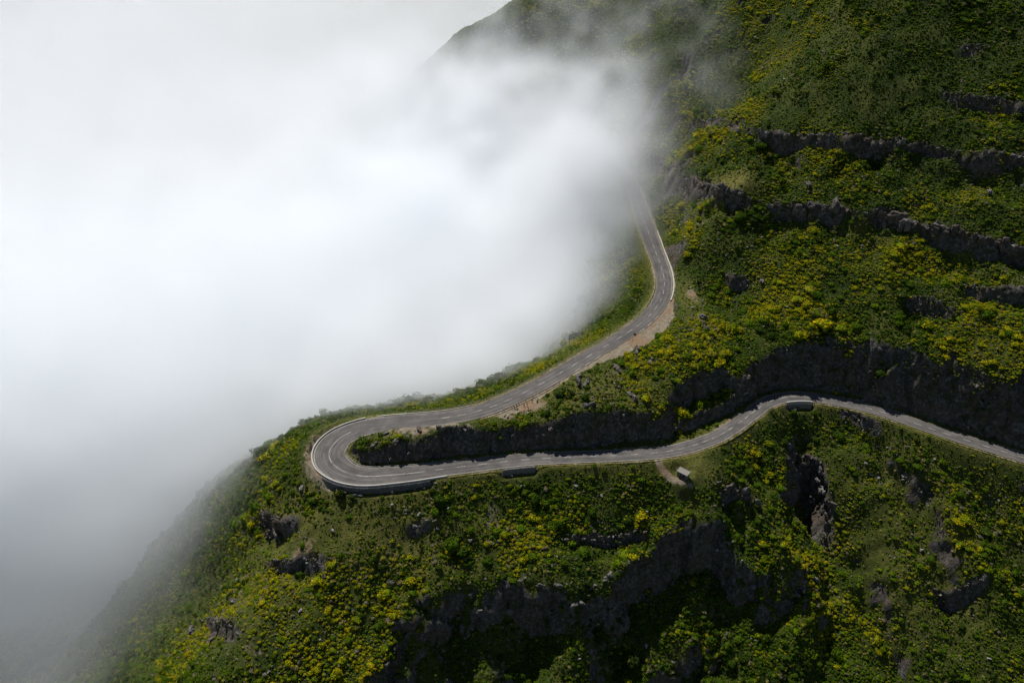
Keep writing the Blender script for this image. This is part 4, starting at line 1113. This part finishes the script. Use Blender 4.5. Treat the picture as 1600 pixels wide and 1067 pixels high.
# far hidden ground needs fewer
k_ = RNG.random(bx.shape) < np.clip(cover, 0, 1)
bx, by, bz, U, Vv, Dp, rk, dr, er, slp, yel, heath, bare, patch, patch2, fine = (q[k_] for q in (bx, by, bz, U, Vv, Dp, rk, dr, er, slp, yel, heath, bare, patch, patch2, fine))
nb = len(bx)
samp2 = lambda A: bilin(A, GX0, GY0, GS, bx, by)
R1, R2, R3, R4 = RNG.random((4, nb))
size = (0.40 + 0.55 * R1 ** 2.2 + 0.95 * (R2 > 0.96) * R1) * (1.0 + 0.45 * patch2)
size *= 1 - 0.35 * bare - 0.28 * heath
thick = sstep(0.18, 0.42, fbm(bx / 13 + 31, by / 13, 3, 1)) * (1 - bare)           # thickets of taller shrubs
size *= 0.93 + 0.55 * thick
valley = samp2(np.where(upper & (side_ > 0), 1.0, 0.0))
size = np.where((valley > 0.5) & (er < 16), np.minimum(size, 0.45 + 0.03 * er), size)
size = np.where(er < 6, size * (0.5 + 0.06 * np.clip(er, 0, 6)), size)
size = np.where((er > 1.5) & (er < 30) & (R2 > 0.95) & (bare < 0.3), size * 1.35, size)
size *= np.clip(1 - 0.4 * rk, 0.5, 1)
isy = R3 < np.clip(yel, 0.02, 0.8)
flower = np.where(isy, np.clip(0.06 + 0.40 * R4 + 0.32 * yel, 0.05, 0.72), np.where(R4 < 0.3, 0.05, 0.0))
tint = 0.34 + 0.22 * fine + 0.20 * (R4 - 0.5) + 0.22 * patch
tint = np.where(isy, tint + 0.2, tint - 0.14 * thick)
tint = tint * (1 - 0.45 * heath) + heath * 0.06
tint = np.where(R2 < 0.10 + 0.42 * np.clip(bare + dr * 0.25, 0, 1), 0.72 + 0.28 * R4, np.where((rk > 0.4) & (R2 < 0.5), 0.8 + 0.2 * R4, tint))     # dry and silvery ones
tint = np.clip(tint, 0.02, 1.0)
flower = np.where(tint > 0.72, flower * 0.2, flower)

# the bushes that show largest become things of their own
apparent = size / Dp
vis = (U > 330) & (U < 1590) & (Vv > 10) & (Vv < 1055)
def clear_view(i):
    p = np.array([bx[i], by[i], bz[i] + 0.8 * size[i]])
    c = np.array([0, 0, CAM_Z])
    t = np.linspace(0.02, 0.6, 50)[:, None]
    q = p + (c - p) * t
    return bool(np.all(q[:, 2] > height(q[:, 0], q[:, 1])))
order = np.argsort(-apparent * vis)
single = np.zeros(nb, bool)
def pick(sel, count):
    n = 0
    for i in order:
        if n >= count: break
        if not vis[i]: break
        if sel[i] and not single[i] and clear_view(i):
            single[i] = True; n += 1
pick((flower > 0.25), 300)
pick((flower < 0.1) & (tint < 0.6), 300)
def rot_of(n):
    a = RNG.random(n) * 6.283
    return np.stack([RNG.uniform(-.2, .2, n), RNG.uniform(-.2, .2, n), a], -1)
rots = rot_of(nb)
scl = np.stack([size * RNG.uniform(.75, 1.5, nb), size * RNG.uniform(.75, 1.5, nb), size * RNG.uniform(.55, 1.3, nb)], -1)
proto = RNG.integers(0, 4, nb)

def scatter(name, idx, mats, protos, label, mat):
    """one object of ground cover: points and the few shapes they carry, set out by geometry nodes"""
    pts = np.stack([bx[idx], by[idx], bz[idx] - 0.08], -1).astype(np.float32)
    V = [pts]; T = []; C = [np.zeros((len(pts), 4), np.float32)]; pid = [np.zeros(len(pts), np.int32)]
    base_i = len(pts)
    for k, (v, f, c) in enumerate(protos):
        V.append(v); T.append(f + base_i); C.append(c); pid.append(np.full(len(v), k + 1, np.int32)); base_i += len(v)
    V, T, C, pid = np.concatenate(V), np.concatenate(T), np.concatenate(C), np.concatenate(pid)
    me = mesh_from(name, V, T, mat)
    n = len(V)
    def put(nm, typ, arr, key):
        a = me.attributes.new(nm, typ, 'POINT'); a.data.foreach_set(key, np.ascontiguousarray(arr).ravel())
    ext = lambda A, w: np.concatenate([A[idx].astype(np.float32), np.zeros((n - len(pts),) + A.shape[1:], np.float32)])
    put('pid', 'INT', pid, 'value')
    put('pr', 'INT', np.concatenate([proto[idx].astype(np.int32) + 1, np.zeros(n - len(pts), np.int32)]), 'value')
    put('rot', 'FLOAT_VECTOR', ext(rots, 3), 'vector'); put('scl', 'FLOAT_VECTOR', ext(scl, 3), 'vector')
    put('tint', 'FLOAT', ext(tint, 1), 'value'); put('flower', 'FLOAT', ext(flower, 1), 'value')
    put('leaf', 'FLOAT_COLOR', C, 'color')
    ob = link(name, me, kind='stuff', label=label, category='shrubs')
    ng = bpy.data.node_groups.new(name, 'GeometryNodeTree')
    ng.interface.new_socket('Geometry', in_out='INPUT', socket_type='NodeSocketGeometry')
    ng.interface.new_socket('Geometry', in_out='OUTPUT', socket_type='NodeSocketGeometry')
    N, L = ng.nodes, ng.links
    gi, go, join = N.new('NodeGroupInput'), N.new('NodeGroupOutput'), N.new('GeometryNodeJoinGeometry')
    def attr(nm, typ):
        a = N.new('GeometryNodeInputNamedAttribute'); a.data_type = typ; a.inputs['Name'].default_value = nm
        return a.outputs['Attribute']
    def equal(sock, val):
        c = N.new('FunctionNodeCompare'); c.data_type = 'INT'; c.operation = 'EQUAL'
        L.new(sock, c.inputs[2]); c.inputs[3].default_value = val
        return c.outputs[0]
    def separate(val):
        s = N.new('GeometryNodeSeparateGeometry'); s.domain = 'POINT'
        L.new(gi.outputs[0], s.inputs[0]); L.new(equal(attr('pid', 'INT'), val), s.inputs[1])
        return s.outputs[0]
    m2p = N.new('GeometryNodeMeshToPoints'); L.new(separate(0), m2p.inputs[0])
    for k in range(len(protos)):
        iop = N.new('GeometryNodeInstanceOnPoints')
        L.new(m2p.outputs[0], iop.inputs['Points'])
        L.new(equal(attr('pr', 'INT'), k + 1), iop.inputs['Selection'])
        L.new(separate(k + 1), iop.inputs['Instance'])
        e2r = N.new('FunctionNodeEulerToRotation'); L.new(attr('rot', 'FLOAT_VECTOR'), e2r.inputs[0])
        L.new(e2r.outputs[0], iop.inputs['Rotation']); L.new(attr('scl', 'FLOAT_VECTOR'), iop.inputs['Scale'])
        L.new(iop.outputs[0], join.inputs[0])
    L.new(join.outputs[0], go.inputs[0])
    md = ob.modifiers.new(name, 'NODES'); md.node_group = ng
    return ob
rest = np.where(~single)[0]
scatter('shrubland', rest, None, BUSH, 'dense low shrubs and broom covering the hillside', M_SHRUB)
# loose stones round the outcrops and on bare ground
def tri_arrays(me):
    me.calc_loop_triangles()
    v = np.zeros(len(me.vertices) * 3, np.float32); me.vertices.foreach_get('co', v)
    t = np.zeros(len(me.loop_triangles) * 3, np.int32); me.loop_triangles.foreach_get('vertices', t)
    return v.reshape(-1, 3), t.reshape(-1, 3), np.zeros((len(me.vertices), 4), np.float32)
_keep = (bx, by, bz, rots, scl, tint, flower, proto)
sx_, sy_ = [], []
for x, y, r in ROCK_SPOTS:
    k = int(5 + 5 * r)
    sx_ += list(x + RNG.normal(0, 1.5 * r + 1.2, k)); sy_ += list(y - 0.8 * r + RNG.normal(0, 1.4 * r + 1.2, k))
qx, qy = RNG.uniform(GX0 + 60, GX1 - 60, 90000), RNG.uniform(GY0 + 10, GY1 - 60, 90000)
pr_ = 0.006 + 0.10 * np.clip(bilin(rock, GX0, GY0, GS, qx, qy), 0, 1) + 0.07 * np.clip(bilin(dry, GX0, GY0, GS, qx, qy) - 0.45, 0, 1)
ok = RNG.random(90000) < pr_
bx, by = np.r_[np.array(sx_), qx[ok]], np.r_[np.array(sy_), qy[ok]]
ok = bilin(eR, GX0, GY0, GS, bx, by) > 1.2
bx, by = bx[ok], by[ok]
ns = len(bx)
bz = bilin(Z, GX0, GY0, GS, bx, by) + 0.12
rots = RNG.uniform(0, 6.28, (ns, 3))
scl = np.repeat((0.16 + 0.5 * RNG.random(ns) ** 2.5)[:, None], 3, 1) * RNG.uniform(0.7, 1.3, (ns, 3))
tint, flower, proto = RNG.random(ns) ** 2.5 * 0.7, np.zeros(ns), RNG.integers(0, 4, ns)
scatter('stone_scatter', np.arange(ns), None, [tri_arrays(m) for m in BOULDERS[:4]], 'loose grey stones strewn over the hillside', M_ROCK)['category'] = 'stones'
bx, by, bz, rots, scl, tint, flower, proto = _keep
print('bushes', nb, 'stones', ns)

bush_me = []
for k, (v, f, c) in enumerate(BUSH):
    me = mesh_from('shrub', v, f, M_SHRUB)
    a = me.attributes.new('leaf', 'FLOAT_COLOR', 'POINT'); a.data.foreach_set('color', c.ravel())
    bush_me.append(me)
for i in np.where(single)[0]:
    y_ = flower[i] > 0.2
    w = where_is(U[i], Vv[i])
    nm = 'broom_bush' if y_ else 'green_bush'
    big = 'large ' if size[i] > 1.5 else ''
    look = ('densely yellow-flowering broom bush ' if flower[i] > 0.5 else 'half-flowering yellow broom bush ') if y_ else ('dark green flowerless bush ' if tint[i] < 0.25 else 'mid-green flowerless bush ' if tint[i] < 0.42 else 'light green flowerless bush ')
    lab = big + look + w
    o = link(nm, bush_me[proto[i]], None, (bx[i], by[i], bz[i] - 0.08), label=lab, category='bush', group=('broom bushes ' if y_ else 'green bushes ') + w)
    o.rotation_euler = tuple(rots[i]); o.scale = tuple(scl[i])
    o['tint'] = float(tint[i]); o['flower'] = float(flower[i])
# the dark bush standing on the lay-by
p = march(992, 523, height)
o = link('green_bush', bush_me[1], None, (p[0], p[1], ground_z(p[0], p[1]) - 0.05), label='single dark bush standing on the bare lay-by', category='bush')
o.scale = (0.9, 0.9, 0.7); o['tint'] = 0.1; o['flower'] = 0.0

# ------------------------------------------------------------------ the cloud bank that fills the valley beyond the road
def build_cloud():
    vs = 4.5
    lo, hi = np.array([-520.0, 40.0, -175.0]), np.array([145.0, 1000.0, 125.0])
    n = np.floor((hi - lo) / vs).astype(int) + 1
    hi = lo + (n - 1) * vs
    ax = [lo[k] + vs * np.arange(n[k], dtype=np.float32) for k in range(3)]
    CXg, CYg = np.meshgrid(ax[0], ax[1], indexing='ij')
    # plan of the bank's edge (x, y, level of the edge)
    G = np.array([(-170, 20, -66), (-146, 90, -58), (-122, 145, -42), (-94, 185, -19), (-72, 210, -2), (-35, 228, 3), (13, 258, 7), (47, 297, 14), (63, 333, 27), (70, 361, 42), (84, 393, 62), (93, 431, 76), (72, 475, 74), (22, 508, 68),
                  (-34, 532, 70), (-70, 556, 64), (-40, 610, 40), (40, 670, 20), (140, 720, 30), (240, 1000, 40)], float)
    d, lev = edge_dist(G[:, :3], CXg, CYg)
    d = -d                                                   # + inside the bank
    kf = np.exp(-(np.maximum(d, 0) / 70) ** 2)
    lev = box_blur(lev * kf + 4 * (1 - kf), 5)
    dtop = box_blur(np.maximum(d, 0), 9)
    hgt_ = lev - 1 + 0.20 * np.where(d > 40, dtop, np.maximum(d, 0)) - 0.00009 * np.maximum(dtop - 150, 0) ** 2
    hgt_ = box_blur(hgt_, 3)[:, :, None].astype(np.float32)
    d = d[:, :, None].astype(np.float32); lev = lev[:, :, None].astype(np.float32)
    x, y, z = CXg[:, :, None].astype(np.float32), CYg[:, :, None].astype(np.float32), ax[2][None, None, :]
    n1 = fbm3(x / 70, y / 70, z / 55, 3)
    n2 = fbm3(x / 21 + 9, y / 21, z / 17, 3)
    n3 = fbm3(x / 10 + 3, y / 10, z / 9, 2)
    edge = d + 10 * n1 + 10 * n2 + 5 * n3 - 0.10 * (z - lev)
    top = hgt_ + 5 * n1 + 7 * n2 * sstep(300, 380, y)
    dens = sstep(-12, 22, edge) * sstep(-10, 26, top - z + 5 * n2)
    # thin torn veil that drifts over the slope at the head of the bay
    veil = sstep(-36, 4, d + 26 * n1 + 22 * n2) * sstep(-22, 16, top + 26 - z + 16 * n2) * np.clip(n2 * 1.6 + n3 * 0.9 + 0.25, 0, 1) * sstep(350, 420, y) * (1 - sstep(520, 580, y))
    dens = np.maximum(dens, 0.30 * veil)
    dens *= np.clip(1.0 + 0.6 * n2, 0.2, 1.6)
    near = sstep(165, 285, y + 0.35 * (z + 60) + 14 * n1)
    dens *= 0.05 + 0.95 * near + 0.20 * np.exp(-((d - 25) / 30) ** 2) * (1 - near)
    dens *= 1 + 1.2 * np.exp(-(np.maximum(d, 0) / 45) ** 2) * sstep(205, 240, y) * (1 - sstep(330, 380, y))
    dens *= 1 - 0.76 * sstep(270, 500, y - 0.25 * x) * (1 - 0.85 * np.exp(-((x - 5) / 125) ** 2) * (1 - sstep(560, 620, y)))
    dens = np.maximum(dens, 1.1 * np.exp(-(((x - 42) / 30) ** 2 + ((y - 385) / 38) ** 2 + ((z - 32) / 20) ** 2)) * np.clip(1 + 0.9 * n2 + 0.6 * n3, 0, 2))
    dens *= 1 + 0.9 * np.exp(-((x + 5) / 85) ** 2) * sstep(350, 400, y) * (1 - sstep(560, 600, y)) * sstep(0.15, 0.6, dens)
    dens = np.where(dens < 0.012, 0, dens).astype(np.float32)
    flat = np.ascontiguousarray(dens.transpose(2, 1, 0)).ravel()          # index = ix + nx*(iy + ny*iz)
    me = bpy.data.meshes.new('cloud_bank')
    me.vertices.add(flat.size)
    a = me.attributes.new('dens', 'FLOAT', 'POINT')
    a.data.foreach_set('value', flat)
    ob = bpy.data.objects.new('cloud', me)
    COL.objects.link(ob)
    ng = bpy.data.node_groups.new('cloud_volume', 'GeometryNodeTree')
    ng.interface.new_socket('Geometry', in_out='INPUT', socket_type='NodeSocketGeometry')
    ng.interface.new_socket('Geometry', in_out='OUTPUT', socket_type='NodeSocketGeometry')
    N, L = ng.nodes, ng.links
    gi, go = N.new('NodeGroupInput'), N.new('NodeGroupOutput')
    pos = N.new('GeometryNodeInputPosition')
    sub = N.new('ShaderNodeVectorMath'); sub.operation = 'SUBTRACT'; sub.inputs[1].default_value = tuple(lo)
    L.new(pos.outputs[0], sub.inputs[0])
    mul = N.new('ShaderNodeVectorMath'); mul.operation = 'SCALE'; mul.inputs['Scale'].default_value = 1 / vs
    L.new(sub.outputs[0], mul.inputs[0])
    sep = N.new('ShaderNodeSeparateXYZ'); L.new(mul.outputs[0], sep.inputs[0])
    def M(op, a, b=None):
        m = N.new('ShaderNodeMath'); m.operation = op
        for k, q in enumerate((a, b)):
            if q is None: continue
            if isinstance(q, (int, float)): m.inputs[k].default_value = q
            else: L.new(q, m.inputs[k])
        return m.outputs[0]
    ix, iy, iz = (M('ROUND', sep.outputs[k]) for k in range(3))
    def FI(val):
        f = N.new('FunctionNodeFloatToInt'); f.rounding_mode = 'ROUND'; L.new(val, f.inputs[0]); return f.outputs[0]
    def IM(op, a, b):
        m = N.new('FunctionNodeIntegerMath'); m.operation = op
        for k, q in enumerate((a, b)):
            if isinstance(q, int): m.inputs[k].default_value = q
            else: L.new(q, m.inputs[k])
        return m.outputs[0]
    index = IM('ADD', FI(ix), IM('MULTIPLY', IM('ADD', FI(iy), IM('MULTIPLY', FI(iz), int(n[1]))), int(n[0])))
    att = N.new('GeometryNodeInputNamedAttribute'); att.data_type = 'FLOAT'; att.inputs['Name'].default_value = 'dens'
    si = N.new('GeometryNodeSampleIndex'); si.data_type = 'FLOAT'; si.domain = 'POINT'; si.clamp = True
    L.new(gi.outputs[0], si.inputs['Geometry'])
    L.new(att.outputs['Attribute'], si.inputs['Value'])
    L.new(index, si.inputs['Index'])
    vc = N.new('GeometryNodeVolumeCube')
    L.new(si.outputs[0], vc.inputs['Density'])
    vc.inputs['Background'].default_value = 0
    vc.inputs['Min'].default_value = tuple(lo); vc.inputs['Max'].default_value = tuple(hi)
    for k, nm in enumerate(('X', 'Y', 'Z')): vc.inputs['Resolution ' + nm].default_value = int(n[k])
    mat = bpy.data.materials.new('cloud_vapour'); mat.use_nodes = True
    nt = mat.node_tree; nt.nodes.clear()
    out = nt.nodes.new('ShaderNodeOutputMaterial')
    pv = nt.nodes.new('ShaderNodeVolumePrincipled')
    pv.inputs['Color'].default_value = (0.968, 0.980, 0.991, 1)
    pv.inputs['Density'].default_value = 0.04
    pv.inputs['Anisotropy'].default_value = 0.0
    pv.inputs['Density Attribute'].default_value = 'density'
    nt.links.new(pv.outputs[0], out.inputs['Volume'])
    sm = N.new('GeometryNodeSetMaterial'); sm.inputs['Material'].default_value = mat
    L.new(vc.outputs[0], sm.inputs['Geometry'])
    L.new(sm.outputs[0], go.inputs[0])
    me.materials.append(mat)
    md = ob.modifiers.new('cloud_volume', 'NODES'); md.node_group = ng
    ob['kind'] = 'stuff'; ob['label'] = 'white cloud bank filling the valley beyond the road'; ob['category'] = 'cloud'
    return ob
build_cloud()
